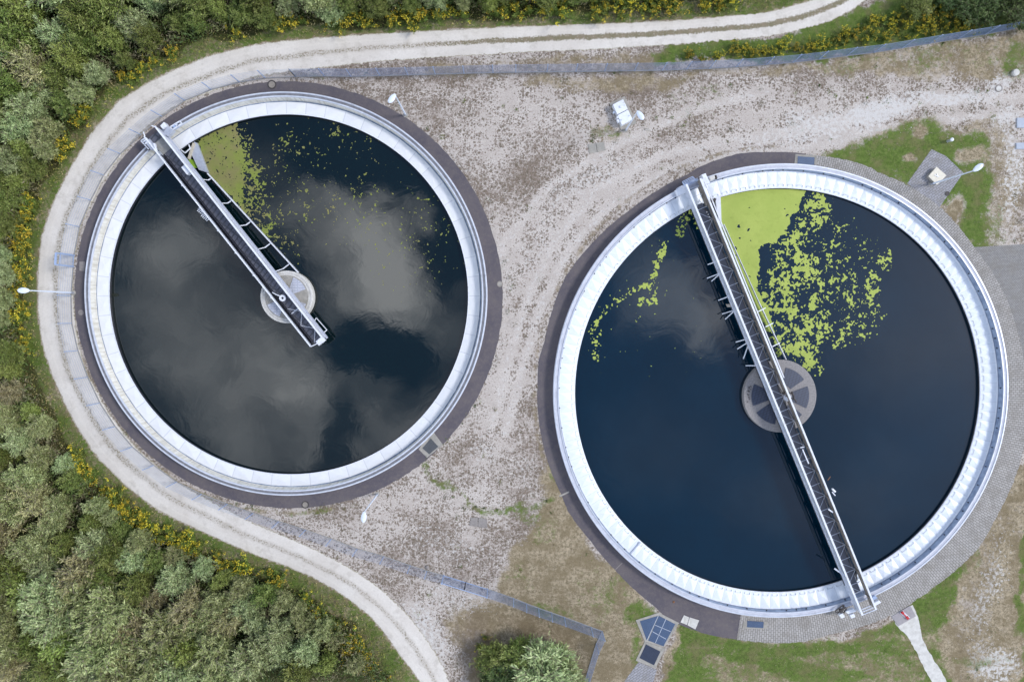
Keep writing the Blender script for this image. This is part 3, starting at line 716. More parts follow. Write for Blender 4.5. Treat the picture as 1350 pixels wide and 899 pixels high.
for k in range(26):
    a = rnd.uniform(0, 2 * PI); r_ = rnd.choice([rnd.uniform(.2, .9), rnd.uniform(2.85, 3.2)]); a = a if r_ < 1 else rnd.uniform(2.8, 3.4)
    MB().tube((cD.x + r_ * math.cos(a), cD.y + r_ * math.sin(a), .42), (cD.x + r_ * math.cos(a), cD.y + r_ * math.sin(a), .52), .05, n=6).build('bolt', M['iron'], cc, origin=tr.location)

def water_disc(name, c, r, z, mat):
    m = MB(); n = 200; m.add([(c.x + r * math.cos(2 * PI * i / n), c.y + r * math.sin(2 * PI * i / n), z) for i in range(n)], [tuple(range(n))])
    o = m.build(name, mat); return tag(o, kind='structure')
water_disc('water', cL, RL - 1.0, WL, M['water_left']); water_disc('water', cR, RR - 1.0, WR, M['water_right'])

# ------------------------------------------------------------------ duckweed (marching squares on a noise field)
def weed_mesh(name, x0, x1, y0, y1, z, field, mat, label, cell=.048):
    xs = np.arange(x0, x1, cell); ys = np.arange(y0, y1, cell); X, Y = np.meshgrid(xs, ys, indexing='ij'); Fv = field(X, Y)
    ins = Fv > 0; n0, n1 = Fv.shape; vs = []; fs = []; vid = {}
    def vert(i, j):
        k = (i, j)
        if k not in vid: vid[k] = len(vs); vs.append((xs[i], ys[j], z))
        return vid[k]
    def cut(i, j, a, b_):
        k = (i, j, a, b_) if (i, j) < (a, b_) else (a, b_, i, j)
        if k not in vid:
            f0, f1 = Fv[i, j], Fv[a, b_]; t = f0 / (f0 - f1); vid[k] = len(vs)
            vs.append((xs[i] + (xs[a] - xs[i]) * t, ys[j] + (ys[b_] - ys[j]) * t, z))
        return vid[k]
    s4 = ins[:-1, :-1].astype(int) + ins[1:, :-1] + ins[1:, 1:] + ins[:-1, 1:]
    for i, j in zip(*np.nonzero(s4)):
        cs = [(i, j), (i + 1, j), (i + 1, j + 1), (i, j + 1)]; f = []
        for k in range(4):
            a, b_ = cs[k], cs[(k + 1) % 4]
            if ins[a]: f.append(vert(*a))
            if ins[a] != ins[b_]: f.append(cut(*a, *b_))
        if len(f) > 2: fs.append(tuple(f))
    me = bpy.data.meshes.new(name); me.from_pydata(vs, [], fs); me.materials.append(mat)
    o = bpy.data.objects.new(name, me); COL.objects.link(o)
    return tag(o, label, 'duckweed', None, 'stuff')

BR_R = [(906,244),(1137,810)]          # tops of the right bridge's left girder
BR_R2 = [(923,236),(1155,803)]
def field_right(X, Y):
    px, py = project(X, Y, WR)
    n_big = vnoise(X + 300, Y + 300, 2.4, 21, 4, .6); n_f = vnoise(X + 300, Y + 300, .50, 22, 3, .6); n_s = vnoise(X + 100, Y + 100, .16, 23, 2, .6)
    wx_ = px + (n_big - .5) * 26; wy_ = py + (vnoise(X + 50, Y + 70, 2.4, 24) - .5) * 26
    solid = pmask(wx_, wy_, [(935,225),(1070,235),(1060,262),(1040,288),(1030,312),(1006,326),(994,336),(996,360),(1006,395),(1018,425),(1024,440),(1010,440),(985,400),(955,320)], 5)
    d = solid * 1.2
    for (x, y, a, b_, r_, w_) in [(1078,275,22,34,10,.60),(1060,305,26,30,0,.55),(1045,345,40,46,-10,.585),(1030,380,34,44,0,.57),(1060,395,50,46,0,.50),(1085,345,26,44,0,.46),(1062,430,50,36,0,.535),
                         (1052,458,40,24,10,.60),(1070,478,14,20,0,.60),(1086,440,26,26,0,.53),(1150,378,16,26,0,.52),(1140,415,26,14,0,.48),(1120,430,44,30,0,.43),(1110,390,50,60,0,.42),(1165,345,14,18,0,.44),(1108,300,26,16,-30,.42),(1120,345,60,60,0,.35)]:
        d = np.maximum(d, blob(wx_, wy_, x, y, a, b_, r_) * w_)
    left = np.maximum.reduce([line(wx_ + (n_big - .5) * 10, wy_, [(905,290),(898,305),(897,312)], 9) * .54,
                   line(wx_, wy_, [(872,322),(868,350),(866,368),(840,375),(828,380)], 6) * .56, line(wx_, wy_, [(828,380),(810,398),(795,415),(786,445),(782,478)], 5) * .5,
                   line(wx_, wy_, [(858,370),(862,395),(845,398)], 7) * .46, line(wx_, wy_, [(912,286),(925,297)], 9) * .5, line(wx_, wy_, [(905,262),(918,272)], 9) * .45])
    d = np.maximum(d, left)
    nn = .5 + (.52 * n_f + .48 * n_s - .5) * 1.4
    f = d - nn - .066; f = np.where(d > 1.0, np.where((vnoise(X + 70, Y + 70, .5, 28, 2) > .84), -.1, f), f)
    dots = ((vnoise(X + 10, Y + 10, .5, 27, 1) > .905) & (d > .25)) | ((vnoise(X + 10, Y + 10, .17, 29, 1) > .91) & (d > .26)); f = np.where(dots, np.maximum(f, .05), f); f = np.where((left > d - .001) & (px < 930), left * .92 - (.5 + (.4 * n_f + .6 * n_s - .5) * 1.9) - .03, f)
    # keep to the basin and off the bridge column
    f = np.where(np.hypot(X - cR.x, Y - cR.y) > RR - 2.13, -.5, f); f = np.where(np.hypot(X - cD.x, Y - cD.y) < 3.45, -.5, f)
    # scum board keeps a clean lane under the bridge
    b0 = P(950, 262, WR); b1 = P(1036, 474, WR); dd = (b1 - b0); nrm = Vector((-dd.y, dd.x)).normalized()
    side = (X - (A2 if 'A2' in globals() else b0).x)
    g0, g1 = P(931, 262, WR), P(1036, 500, WR); dd = g1 - g0; nn_ = Vector((-dd.y, dd.x)).normalized(); sd2 = (X - g0.x) * nn_.x + (Y - g0.y) * nn_.y
    return np.where((sd2 < 0) & (d > left + .01), -.5, f)
def weed_mat(c1, c2, c3, holes=False):
    def f(T, b):
        o = T.new('ShaderNodeTexCoord').outputs['Object']
        c = T.mix(T.smooth(T.noise(o, .5, 4, .6), .35, .65), c1, c2); c = T.mix(T.smooth(T.noise(o, 14, 4, .7), .45, .7, 0, .5), c, c3); c = T.mix(T.smooth(T.noise(o, 1.7, 6, .7), .5, .68, 0, .55), c, c3)
        T.l.new(c, b.inputs['Base Color']); b.inputs['Roughness'].default_value = .7
        T.l.new(T.bump(T.noise(o, 30, 3), .4, .01), b.inputs['Normal'])
    return f
weed_mesh('duckweed', cR.x - 20, cR.x + 12, cR.y + 1.5, cR.y + 20, WR + .012, field_right,
          material('duckweed green', weed_mat((.31, .385, .068), (.35, .42, .082), (.25, .315, .05))), 'bright lime green duckweed carpet breaking up on the blue water of the right tank')
def field_left(X, Y):
    px, py = project(X, Y, WL)
    n_big = vnoise(X + 300, Y + 300, 2.4, 31, 4, .6); n_f = vnoise(X + 300, Y + 300, .34, 32, 3, .65); n_s = vnoise(X + 100, Y + 100, .12, 33, 2, .6)
    wx_ = px + (n_big - .5) * 26 + (n_s - .5) * 8; wy_ = py + (vnoise(X + 50, Y + 70, 2.4, 34) - .5) * 20
    d = pmask(wx_, wy_, [(255,180),(306,158),(318,180),(328,215),(324,250),(330,285),(352,322),(400,372),(388,360),(330,292),(290,250),(262,215)], 13) * .80
    for (x, y, a, b_, r_, w_) in [(330,235,20,60,-10,.47),(370,235,34,34,0,.27),(360,300,14,50,-35,.38),(390,270,40,50,0,.27),(410,200,40,30,0,.25),(375,185,26,22,0,.26),(460,180,50,30,20,.25),(470,270,60,60,0,.24),(560,300,60,60,0,.20),(530,330,70,60,0,.20)]:
        d = np.maximum(d, blob(wx_, wy_, x, y, a, b_, r_) * w_)
    f = d - (.5 + (.5 * n_f + .5 * n_s - .5) * 1.5) + .02
    q = vnoise(X + 10, Y + 10, .42, 37, 1); thr = np.where(d > .3, .88, np.where(d > .17, .95, .988))
    f = np.where((q > thr) & (d > .03), np.maximum(f, q - thr + .001), f)
    f = np.where((d > .6) & (vnoise(X + 44, Y + 91, .16, 38, 2) > .76), -.1, f)
    f = np.where(np.hypot(X - cL.x, Y - cL.y) > RL - 1.87, -.5, f); f = np.where(np.hypot(X - cC.x, Y - cC.y) < 2.55, -.5, f)
    b0 = P(274, 229, WL + .3); b1 = P(393, 359, WL + .3); dd = (b1 - b0); nrm = Vector((-dd.y, dd.x)).normalized()
    b2 = P(257, 187, WL + .3)
    side = (X - b0.x) * nrm.x + (Y - b0.y) * nrm.y
    d2 = Vector((b0.x - b2.x, b0.y - b2.y)); n2 = Vector((-d2.y, d2.x)).normalized(); side2 = (X - b2.x) * n2.x + (Y - b2.y) * n2.y
    return np.where((side < 0.02) | (side2 < .02), -.5, f)
weed_mesh('duckweed', cL.x - 12, cL.x + 17, cL.y - 1, cL.y + 17.2, WL + .012, field_left,
          material('duckweed olive', weed_mat((.185, .225, .034), (.20, .18, .065), (.12, .15, .03))), 'olive yellow duckweed film thinning to specks on the dark water of the left tank')
def field_pocket(X, Y):
    px, py = project(X, Y, WL)
    return .2 - vnoise(X + 5, Y + 5, .5, 41, 2) * .1 - (1 - pmask(px, py, [(249,208),(258,213),(262,222),(256,222),(247,216)], .8)) * .5
pk = P(254, 215, WL)
weed_mesh('duckweed', pk.x - 2, pk.x + 2, pk.y - 2, pk.y + 2, WL + .014, field_pocket,
          material('duckweed bright', weed_mat((.20, .36, .02), (.24, .40, .03), (.17, .30, .02))), 'small bright green duckweed pocket caught between the left bridge and the scum chute')

v = P(151, 389, WL); el = [(v.x + .42 * math.cos(t_ / 18 * 2 * PI) * (1 + .12 * math.sin(t_ * 2.1)), v.y + .17 * math.sin(t_ / 18 * 2 * PI)) for t_ in range(18)]
tag(MB().prism(el, WL - .02, WL + .03).build('floating_debris', simple('wet dark weed', (.006, .009, .005), (.012, .016, .008), 9, .6), None, origin=tuple(v)), 'small dark oval clump floating at the far left of the left tank', 'debris')
# ------------------------------------------------------------------ scraper bridges
def frame(a, b_):
    a = Vector(a); b_ = Vector(b_); d = (b_ - a); L = d.length; d.normalize(); n = Vector((d.y, -d.x, 0))   # n points to the right of travel
    return a, d, n, L
# left bridge : end at the rim (upper left) to just past the column. z of rail top
ZT = 2.05
a0 = P(197.5, 174, ZT); b0 = P(417, 451, ZT); a0.z = b0.z = 0
A, D, Nn, L = frame(a0, b0)          # travelling towards the column, Nn points to lower-left (right of travel)
WID = 1.36
bl = empty('scraper_bridge', A, 'shorter grey scraper bridge of the left tank, ending just past its centre column', 'bridge', None)
def q(s, n_, z, A=A, D=D, Nn=Nn): v = A + D * s + Nn * n_; return Vector((v.x, v.y, z))
az = math.atan2(D.y, D.x)
MB().bar(q(1.9, -.08, 1.12), q(L, -.08, 1.12), .92, .05).build('walkway_deck', M['deck'], bl)
MB().bar(q(.6, 0, 1.10), q(1.9, 0, 1.10), 1.2, .05).build('walkway_deck', simple('pale deck plate', (.30, .30, .29), (.23, .23, .22), 3, .7), bl)
MB().bar(q(-.1, 0, 1.13), q(.6, 0, 1.13), 1.2, .05).build('end_platform', M['deck'], bl)
# nadir side girder (upper right)
m = MB().bar(q(0, -WID / 2 - .02, 1.50), q(L, -WID / 2 - .02, 1.50), .05, 1.0); m.build('girder', M['coping'], bl)
MB().bar(q(-.1, -WID / 2, 2.04), q(L, -WID / 2, 2.04), .15, .07).build('top_rail', M['white_metal'], bl)
MB().bar(q(0, -WID / 2 - .1, 1.02), q(L + .2, -WID / 2 - .1, 1.02), .22, .06).build('bottom_flange', M['galv'], bl)
m = MB().bar(q(1.9, WID / 2 + .0, 1.24), q(L - .1, WID / 2, 1.24), .10, .5); m.build('girder', M['dark'], bl)
MB().tube(q(2.0, WID / 2 - .2, 1.24), q(L - .3, WID / 2 - .2, 1.24), .10).build('cable_pipe', simple('black hose', (.012, .013, .018), (.03, .03, .04), 5, .25), bl)
MB().tube(q(0, WID / 2, 2.04), q(L, WID / 2, 2.04), .06).build('top_rail', M['white_metal'], bl)
MB().tube(q(0, WID / 2, 1.62), q(L, WID / 2, 1.62), .025).build('mid_rail', M['rail'], bl)
for k in range(13):
    s_ = .3 + k * (L - .6) / 12
    MB().bar(q(s_, WID / 2, 1.0), q(s_, WID / 2, 2.0), .05, .05).build('post', M['rail'], bl)
for k in range(14):
    s_ = 2.2 + k * (L - 2.6) / 13
    MB().bar(q(s_, WID / 2 - .05, 1.04), q(s_, -WID / 2, 1.04), .06, .08).build('cross_beam', M['galv'], bl)
m = MB()
for k in range(9):
    s0 = 15.6 + k * .0
for (s0, s1, n0, n1) in [(L - 4.2, L - 3.2, .4, -.5), (L - 3.2, L - 2.2, -.5, .4), (L - 2.2, L - 1.2, .4, -.5), (L - 1.2, L - .2, -.5, .4)]:
    m.bar(q(s0, n0, 1.17), q(s1, n1, 1.17), .05, .03)
m.bar(q(L - 3.6, .45, 1.18), q(L - 3.6, -.62, 1.18), .09, .05)
m.build('deck_brace', M['rail'], bl)
MB().bar(q(L + .05, -.6, 1.2), q(L + .05, .2, 1.2), .5, .3).build('end_box', M['white_metal'], bl)
m = MB(); m.bar(q(L, -WID / 2, 1.9), q(L + .15, 0, 1.9), .07); m.bar(q(L + .15, 0, 1.9), q(L, WID / 2, 1.9), .07)
m.build('end_frame', M['white_metal'], bl)
# truss under the deck
m = MB(); zt, zb = 1.0, .25
for n_ in (-WID / 2 + .05, WID / 2 - .05):
    m.bar(q(2.1, n_, zb), q(L, n_, zb), .09)
    for k in range(18):
        s0 = 2.1 + k * (L - 2.1) / 18; s1 = 2.1 + (k + 1) * (L - 2.1) / 18
        m.bar(q(s0, n_, zt if k % 2 else zb), q(s1, n_, zb if k % 2 else zt), .06)
m.build('under_truss', M['dark'], bl)
# bits on the deck
MB().box(q(4.5, -.35, 1.45), .85, .42, .55, az).build('control_box', M['white_metal'], bl, bevel=.02)
rg = MB(); c_ = q(0, 0, 0); cslip = P(372.5, 393, 1.5)
rg.lathe((cslip.x, cslip.y, 1.4), [(.12, 0), (.30, 0), (.30, .14), (.12, .14)], 20, closed=True); rg.build('slip_ring', M['white_metal'], bl)
MB().tube(P(371, 391, 1.5), P(364, 388.5, 1.5), .045).tube(P(364, 388.5, 1.5), P(359, 385.5, 1.5), .045).build('cable_arm', M['white_metal'], bl)
for (x0, y0) in ((261, 279), (266, 286)):      # brush combs on the outer rail
    m = MB(); m.bar(P(x0, y0 - 4, 1.7), P(x0 + 8, y0 + 2, 1.7), .05)
    for k in range(5): m.bar(P(x0 + k * 1.8 + 3, y0 - 3.6 + k * 1.5, 1.7), P(x0 + k * 1.8 - 1, y0 + k * 1.5 - .6, 1.7), .05)
    m.build('bracket_comb', M['white_metal'], bl)
for k in range(6):
    s_ = 5.4 + k * 2.6; MB().box(q(s_, WID / 2 + .12, 1.7), .12, .16, .12, az).build('clamp', M['white_metal'], bl)
# drive units at the rim
def drive(parent, pts, z, zh):
    return MB().prism([P(*p_, z + zh)[:2] for p_ in pts], z, z + zh)
drive(bl, [(214,176),(221,167),(229,172),(221,180)], .9, .5).build('drive_cover', M['galv'], bl, bevel=.02)
drive(bl, [(211,166),(216,161),(219,166),(214,170)], .9, .75).build('drive_motor', M['white_metal'], bl, bevel=.02)
m = MB()
for p_ in [((224,168),(237,160)),((228,171),(240,163)),((224,168),(228,171)),((237,160),(240,163)),((231,164),(235,167))]: m.bar(P(*p_[0], 1.25), P(*p_[1], 1.25), .09)
m.build('wheel_frame', M['white_metal'], bl)
MB().tube(P(229, 168, 1.0), P(234, 165, 1.0), .24, n=16).build('wheel', M['post_blue'], bl)
drive(bl, [(190,187),(197,183),(206,194),(199,198)], .95, .35).build('drive_cover', M['galv'], bl, bevel=.02)
m = MB()
for p_ in [((186,186),(192,182)),((192,182),(208,200)),((186,186),(196,197)),((205,190),(207,203)),((207,203),(213,205)),((188,188),(193,184)),((190,191),(195,187))]: m.bar(P(*p_[0], 1.35), P(*p_[1], 1.35), .09)
m.build('wheel_frame', M['white_metal'], bl)
MB().tube(P(194, 196, 1.0), P(200, 192, 1.0), .24, n=16).build('wheel', M['iron'], bl)
MB().tube(P(191, 180, 2.1), P(189, 174, 2.1), .05).build('handrail_stub', M['white_metal'], bl); MB().tube(P(206, 168, 2.1), P(200, 166, 2.1), .05).build('handrail_stub', M['white_metal'], bl); MB().bar(P(203,189,1.9), P(208,203,1.6), .12).build('gate_bar', M['white_metal'], bl)
# scum board and arms
zb = -.14
m = MB(); m.bar(P(274, 229, zb), P(393.5, 359.5, zb), .09, .34); m.build('scum_board', M['white_metal'], bl)
def side_pt(px, py, n_=-WID / 2 - .1, z=1.0):
    v = P(px, py, zb) - A; s_ = v.x * D.x + v.y * D.y; return q(s_, n_, z)
for (x, y) in [(279, 235), (306, 264), (331, 292), (358, 320), (383, 347)]:
    v = P(x, y, zb); m = MB(); sp = side_pt(x - 6, y + 5); mid = v + (Vector((sp.x, sp.y, zb)) - v) * .62; mid.z = zb + .1
    m.bar(v, mid, .09); m.bar(mid, sp, .07); m.build('board_arm', M['white_metal'], bl)
MB().prism([P(x, y, -.1)[:2] for x, y in [(256,187),(260,189),(274.5,228),(262,224),(254,207),(252,203)]], -.42, -.1).build('scum_chute', M['galv'], bl)
MB().bar(P(256, 189, 0), P(249, 210, 0), .16, .3).build('chute_side', simple('beige plate', (.5, .46, .38), (.4, .36, .3), 4, .8), bl)
m = MB(); m.bar(P(239, 198, .2), P(244, 202, .2), .09); m.bar(P(244, 202, .2), P(251, 196, .2), .09); m.bar(P(251, 196, .2), P(249, 191, .2), .09); m.build('chute_bracket', M['white_metal'], bl)
m = MB(); m.bar(P(412,428,.3), P(417,419,.3), .07); m.bar(P(417,419,.3), P(431,435,.3), .07); m.bar(P(431,435,.3), P(424,441,.6), .07); m.build('end_arm', M['white_metal'], bl)

# right bridge: spans the whole tank
ZT2 = 2.15
a0 = P(914.5, 240, ZT2); b0 = P(1146, 806.5, ZT2); a0.z = b0.z = 0
A2, D2, N2, L2 = frame(a0, b0)
br = empty('scraper_bridge', A2, 'long white scraper bridge spanning the whole right tank from rim to rim', 'bridge', None)
def q2(s, n_, z): v = A2 + D2 * s + N2 * n_; return Vector((v.x, v.y, z))
az2 = math.atan2(D2.y, D2.x); W2 = 1.36
NP = 32
MB().bar(q2(2.0, .12, 1.12), q2(L2 - 1.6, .12, 1.12), .9, .04).build('walkway_deck', material('translucent grating', grating((.17, .175, .205), (.08, .083, .10), .1, R(-66))), br)
MB().bar(q2(0, W2 / 2, 1.62), q2(L2, W2 / 2, 1.62), .06, .98).build('girder', M['rail'], br)
MB().bar(q2(-.05, W2 / 2, 2.13), q2(L2 + .05, W2 / 2, 2.13), .16, .07).build('top_rail', M['white_metal'], br)
MB().bar(q2(0, W2 / 2 + .05, 1.10), q2(L2, W2 / 2 + .05, 1.10), .14, .07).build('bottom_flange', M['rail'], br)
MB().bar(q2(0, -W2 / 2, 1.62), q2(L2, -W2 / 2, 1.62), .06, .98).build('girder', M['brown_plate'], br)
MB().bar(q2(-.05, -W2 / 2, 2.13), q2(L2 + .05, -W2 / 2, 2.13), .15, .07).build('top_rail', M['white_metal'], br)
MB().bar(q2(.3, -W2 / 2 - .36, 1.8), q2(L2 * .46, -W2 / 2 - .30, 1.8), .10, .10).build('outer_rail', M['white_metal'], br)
MB().bar(q2(.6, -W2 / 2 - .2, 1.45), q2(L2 * .46, -W2 / 2 - .16, 1.45), .22, .05).build('cable_tray', simple('cable tray', (.25, .25, .28), (.18, .18, .2), 5, .5, .3), br)
for k in range(NP):
    s0 = 1.2 + k * (L2 - 2.4) / NP; s1 = 1.2 + (k + 1) * (L2 - 2.4) / NP
    MB().bar(q2(s0, W2 / 2 - .05, 1.17), q2(s0, -W2 / 2 + .1, 1.17), .05, .05).build('cross_beam', M['rail'], br)
    MB().bar(q2(s0, (W2 / 2 - .05) * (1 if k % 2 else -1), 1.185), q2(s1, (W2 / 2 - .05) * (-1 if k % 2 else 1), 1.185), .04, .03).build('deck_brace', M['rail'], br)
for k in range(0, NP + 1, 2):
    s0 = 1.2 + k * (L2 - 2.4) / NP
    MB().bar(q2(s0, -W2 / 2 + .08, 1.15), q2(s0, -W2 / 2 + .08, 2.1), .10, .06).build('stiffener', M['brown_plate'], br)
m = MB(); zb2 = .45
for n_ in (-W2 / 2 + .05, W2 / 2 - .05):
    m.bar(q2(2.3, n_, zb2), q2(L2 - 2.3, n_, zb2), .10)
    K = 34
    for k in range(K):
        s0 = 2.3 + k * (L2 - 4.6) / K; s1 = 2.3 + (k + 1) * (L2 - 4.6) / K
        m.bar(q2(s0, n_, 1.08 if k % 2 else zb2), q2(s1, n_, zb2 if k % 2 else 1.08), .06)
for k in range(0, 35):
    s0 = 2.3 + k * (L2 - 4.6) / 34; m.bar(q2(s0, -W2 / 2, zb2), q2(s0, W2 / 2, zb2), .06)
m.build('under_truss', M['dark'], br)
m = MB(); m.tube(P(1038, 524, 1.2), P(1038, 524, 1.55), .36, .30, 20); m.tube(P(1038, 524, 1.55), P(1038, 524, 1.63), .12, .10, 12)
m.build('slip_ring', M['white_metal'], br)
m = MB()
for (p0, p1) in [((1035,515),(1044,519)),((1041,524),(1046,526)),((1044,516),(1047,524)),((1046,524),(1050,530)),((1031,519),(1036,516))]: m.tube(P(*p0, 1.6), P(*p1, 1.5), .07)
m.build('cable_bundle', M['iron'], br)
m = MB(); m.bar(P(1058,592,1.9), P(1066,611,1.9), .09); m.bar(P(1055,590,1.9), P(1060,589,1.9), .08); m.build('tool_bar', M['white_metal'], br)
m = MB(); m.bar(P(1092,671,1.9), P(1098,675,1.9), .12); m.bar(P(1097,644,1.9), P(1101,648,1.8), .16); m.bar(P(1097,648,1.8), P(1101,653,1.8), .10); m.build('bracket', M['white_metal'], br)
MB().bar(P(1091, 633, 1.8), P(1095, 628, 1.7), .05).build('rusty_stub', M['rust'], br)
MB().bar(P(1100, 749, 1.7), P(1116, 760, 1.9), .15, .08).build('side_strut', M['rail'], br)
# sampling arms on the left side
for (p0, p1) in [((933,349),(944,345)),((932,367),(950,360)),((938,371),(950,360)),((947,396),(963,390)),((952,414),(971,408)),((956,421),(969,409)),((970,451),(987,446)),((972,460),(988,450)),((980,473),(988,450)),((983,482),(1003,482))]:
    MB().bar(P(*p0, .5), P(*p1, 1.1), .09, .07).build('side_arm', M['white_metal'], br)
drive(br, [(958,401),(970,401),(972,405),(960,405)], .5, .3).build('pump_box', simple('beige box', (.45, .40, .36), (.36, .33, .30), 4, .7), br)
# end carriages
m = MB(); m.bar(P(892.5,251,1.0), P(920,237,1.0), .34, .3); m.build('end_carriage', M['galv'], br)
m = MB()
for k in range(5): m.bar(P(899.5 + k * .9, 240 + k * 1.3, 1.25), P(913 + k * 1.3, 233 + k * 1.3, 1.25), .05)
m.bar(P(899.5,240,1.25), P(903,246,1.25), .05); m.bar(P(913,233,1.25), P(919,239,1.25), .05)
m.build('step_grate', M['post_blue'], br)
drive(br, [(890,251),(902,245.5),(905,254),(893,259)], .92, .35).build('wheel_cover', M['white_metal'], br, bevel=.02)
drive(br, [(923,236),(932,232),(936,241),(927,245)], .92, .6).build('drive_cover', M['white_metal'], br, bevel=.02)
drive(br, [(925,230.5),(930.5,228.5),(932,233.5),(927,235.5)], .92, .9).build('drive_motor', M['white_metal'], br, bevel=.02)
drive(br, [(935,233.5),(942,231),(943,235.5),(937,238)], .92, .5).build('wheel_cover', M['light_concrete'], br, bevel=.02)
MB().tube(P(943, 234, 1.1), P(944.5, 233.5, 1.1), .2, n=14).build('wheel', M['iron'], br)
m = MB(); m.bar(q2(.5, -W2 / 2 - .1, 1.0), q2(2.4, -W2 / 2 - .1, 1.0), .5, .12); m.build('support_plate', M['brown_plate'], br)
MB().bar(q2(2.0, W2 / 2, 1.15), q2(2.9, -W2 / 2, 1.15), .05).build('deck_brace', M['iron'], br)
for s_ in (3.0, 3.25, 3.5): MB().bar(q2(s_, W2 / 2 - .1, .75), q2(s_ - .05, -W2 / 2 + .1, .75), .08).build('cross_beam', M['galv'], br)
# bottom end
for (a_, b_) in (((1137, 810), (1155, 803)), ((1136, 803), (1150, 797)), ((1137, 806), (1152, 800))):
    MB().bar(P(*a_, 1.3), P(*b_, 1.3), .08).build('end_beam', M['rail'], br)
drive(br, [(1115,806),(1126,802),(1129,806),(1118,809)], 1.0, .4).build('drive_cover', M['white_metal'], br, bevel=.02)
drive(br, [(1106.5,810),(1111,808),(1114,813),(1109.5,815)], .6, .5).build('drive_motor', M['white_metal'], br, bevel=.02)
drive(br, [(1120.5,810.5),(1126,808.5),(1128,813),(1122.5,815)], .6, .5).build('drive_motor', M['white_metal'], br, bevel=.02)
m = MB()
for (p0, p1) in [((1101,805),(1112,797)),((1104,808),(1114,801)),((1109,806),(1113,797)),((1101,805),(1104,808)),((1110,798),(1116,801)),((1112,808),(1116,802))]: m.bar(P(*p0, 1.2), P(*p1, 1.2), .08)
m.build('wheel_frame', M['iron'], br)
MB().tube(P(1107, 805, 1.1), P(1110, 804, 1.1), .2, n=14).build('wheel', M['iron'], br)
drive(br, [(1151,795),(1159,791),(1162,794),(1153,799)], 1.0, .35).build('wheel_cover', M['white_metal'], br, bevel=.02)
drive(br, [(1147,789),(1154,785),(1157,788),(1150,792)], .9, .25).build('cover_plate', M['post_blue'], br)
m = MB(); m.bar(P(1018, 436, .1), P(1036, 474, .1), .07, .3); m.bar(P(1000, 398, .1), P(1018, 436, .1), .07, .3); m.bar(P(954, 296, .1), P(1000, 398, .1), .05, .3)
m.build('scum_board', M['white_metal'], br)
for (x, y) in [(1007,408),(1017,428),(1026,454)]:
    MB().bar(P(x + 2, y - 2, .3), P(x - 8, y + 3, 1.0), .08).build('board_arm', M['white_metal'], br)
m = MB(); m.prism([P(x, y, .1)[:2] for x, y in [(943,262),(950,259),(951.5,300),(948,298)]], -.3, .1); m.build('scum_chute', M['white_metal'], br)
m = MB(); m.bar(P(939, 268, .3), P(943, 262, .3), .22, .2); m.bar(P(937, 262, .4), P(943, 266, .4), .14); m.build('valve', M['iron'], br)

# ------------------------------------------------------------------ fence
FB = [(1335,39),(1298,46),(1262,52),(1225,58),(1189,64),(1152,70),(1116,74),(1079,79),(1045,83),(1010,86),(970,89),(935,91),(905,92),(873,93.5),(836,94),(797,94.5),(759,95),(721,95.5),(680,96),(650,96.5),(612,97.5),(574,98.5),(538,99.5),(501,100.5),(463,101.5),(428,101),(390,101.6),(350,103.4),(316,109),(279,118.6),(244,133),(214,154),(186,178),(159,203),(137,231),(120,264),(105,299),(98,336)]
FB2 = [(97,352),(94,390),(95,426),(103,462),(116,497),(132,531),(152,562),(175,589),(203,613),(233,635),(266,651),(300,664),(334,676),(368,687),(403,698),(437,710),(471,723),(506,733),(541,745),(563,752),(585,758)]
FB3 = [(643,776),(677,788),(694,795),(710,801),(727,807),(744,813),(779,826),(794,831.5),(786,848),(774,887),(762,925)]
HF = 2.0
def mesh_panel(m, a, b_, z0, z1, vs_=.05, hs=.2, t=.0078):
    t = .0062 if vs_ > .06 else t
    a = Vector(a); b_ = Vector(b_); L = (b_ - a).length; n = max(1, int(L / vs_))
    d = (b_ - a) / n
    for i in range(n + 1):
        p = a + d * i; m.bar((p.x, p.y, z0), (p.x, p.y, z1), t)
    k = int((z1 - z0) / hs)
    for j in range(k + 1):
        z = z0 + (z1 - z0) * j / k; m.bar((a.x, a.y, z), (b_.x, b_.y, z), t * 1.6)
def fence(lines, label, vs_=.05, hs=.2):
    r = empty('mesh_fence', P(*lines[0]), label, 'fence', None)
    pts = [P(*p_) for p_ in lines]
    for i, p_ in enumerate(pts):
        MB().box((p_.x, p_.y, (HF + .06) / 2 - .05), .065, .065, HF + .16).build('post', M['post_blue'], r)
        if i < len(pts) - 1:
            m = MB(); m_a = p_.copy(); m_b = pts[i + 1].copy(); mesh_panel(m, m_a, m_b, .08, HF, vs_, hs); m.build('mesh_panel', M['blue_galv'], r)
    # narrow concrete edging under the wire
    m = MB()
    for i in range(len(pts) - 1):
        m.bar((pts[i].x, pts[i].y, .02), (pts[i + 1].x, pts[i + 1].y, .02), .09, .10)
    m.build('base_edge', M['concrete'], r)
    return r
fence(FB[:27], 'long blue grey wire mesh fence along the top between the track and the gravel yard')
fence(FB[26:], 'blue grey wire mesh fence between gravel track and upper half of left tank', .12, .3)
fence(FB2, 'blue grey wire mesh fence between gravel track and lower half of left tank', .12, .3)
fence(FB3, 'short blue grey wire mesh fence running past the willow bush at bottom centre')
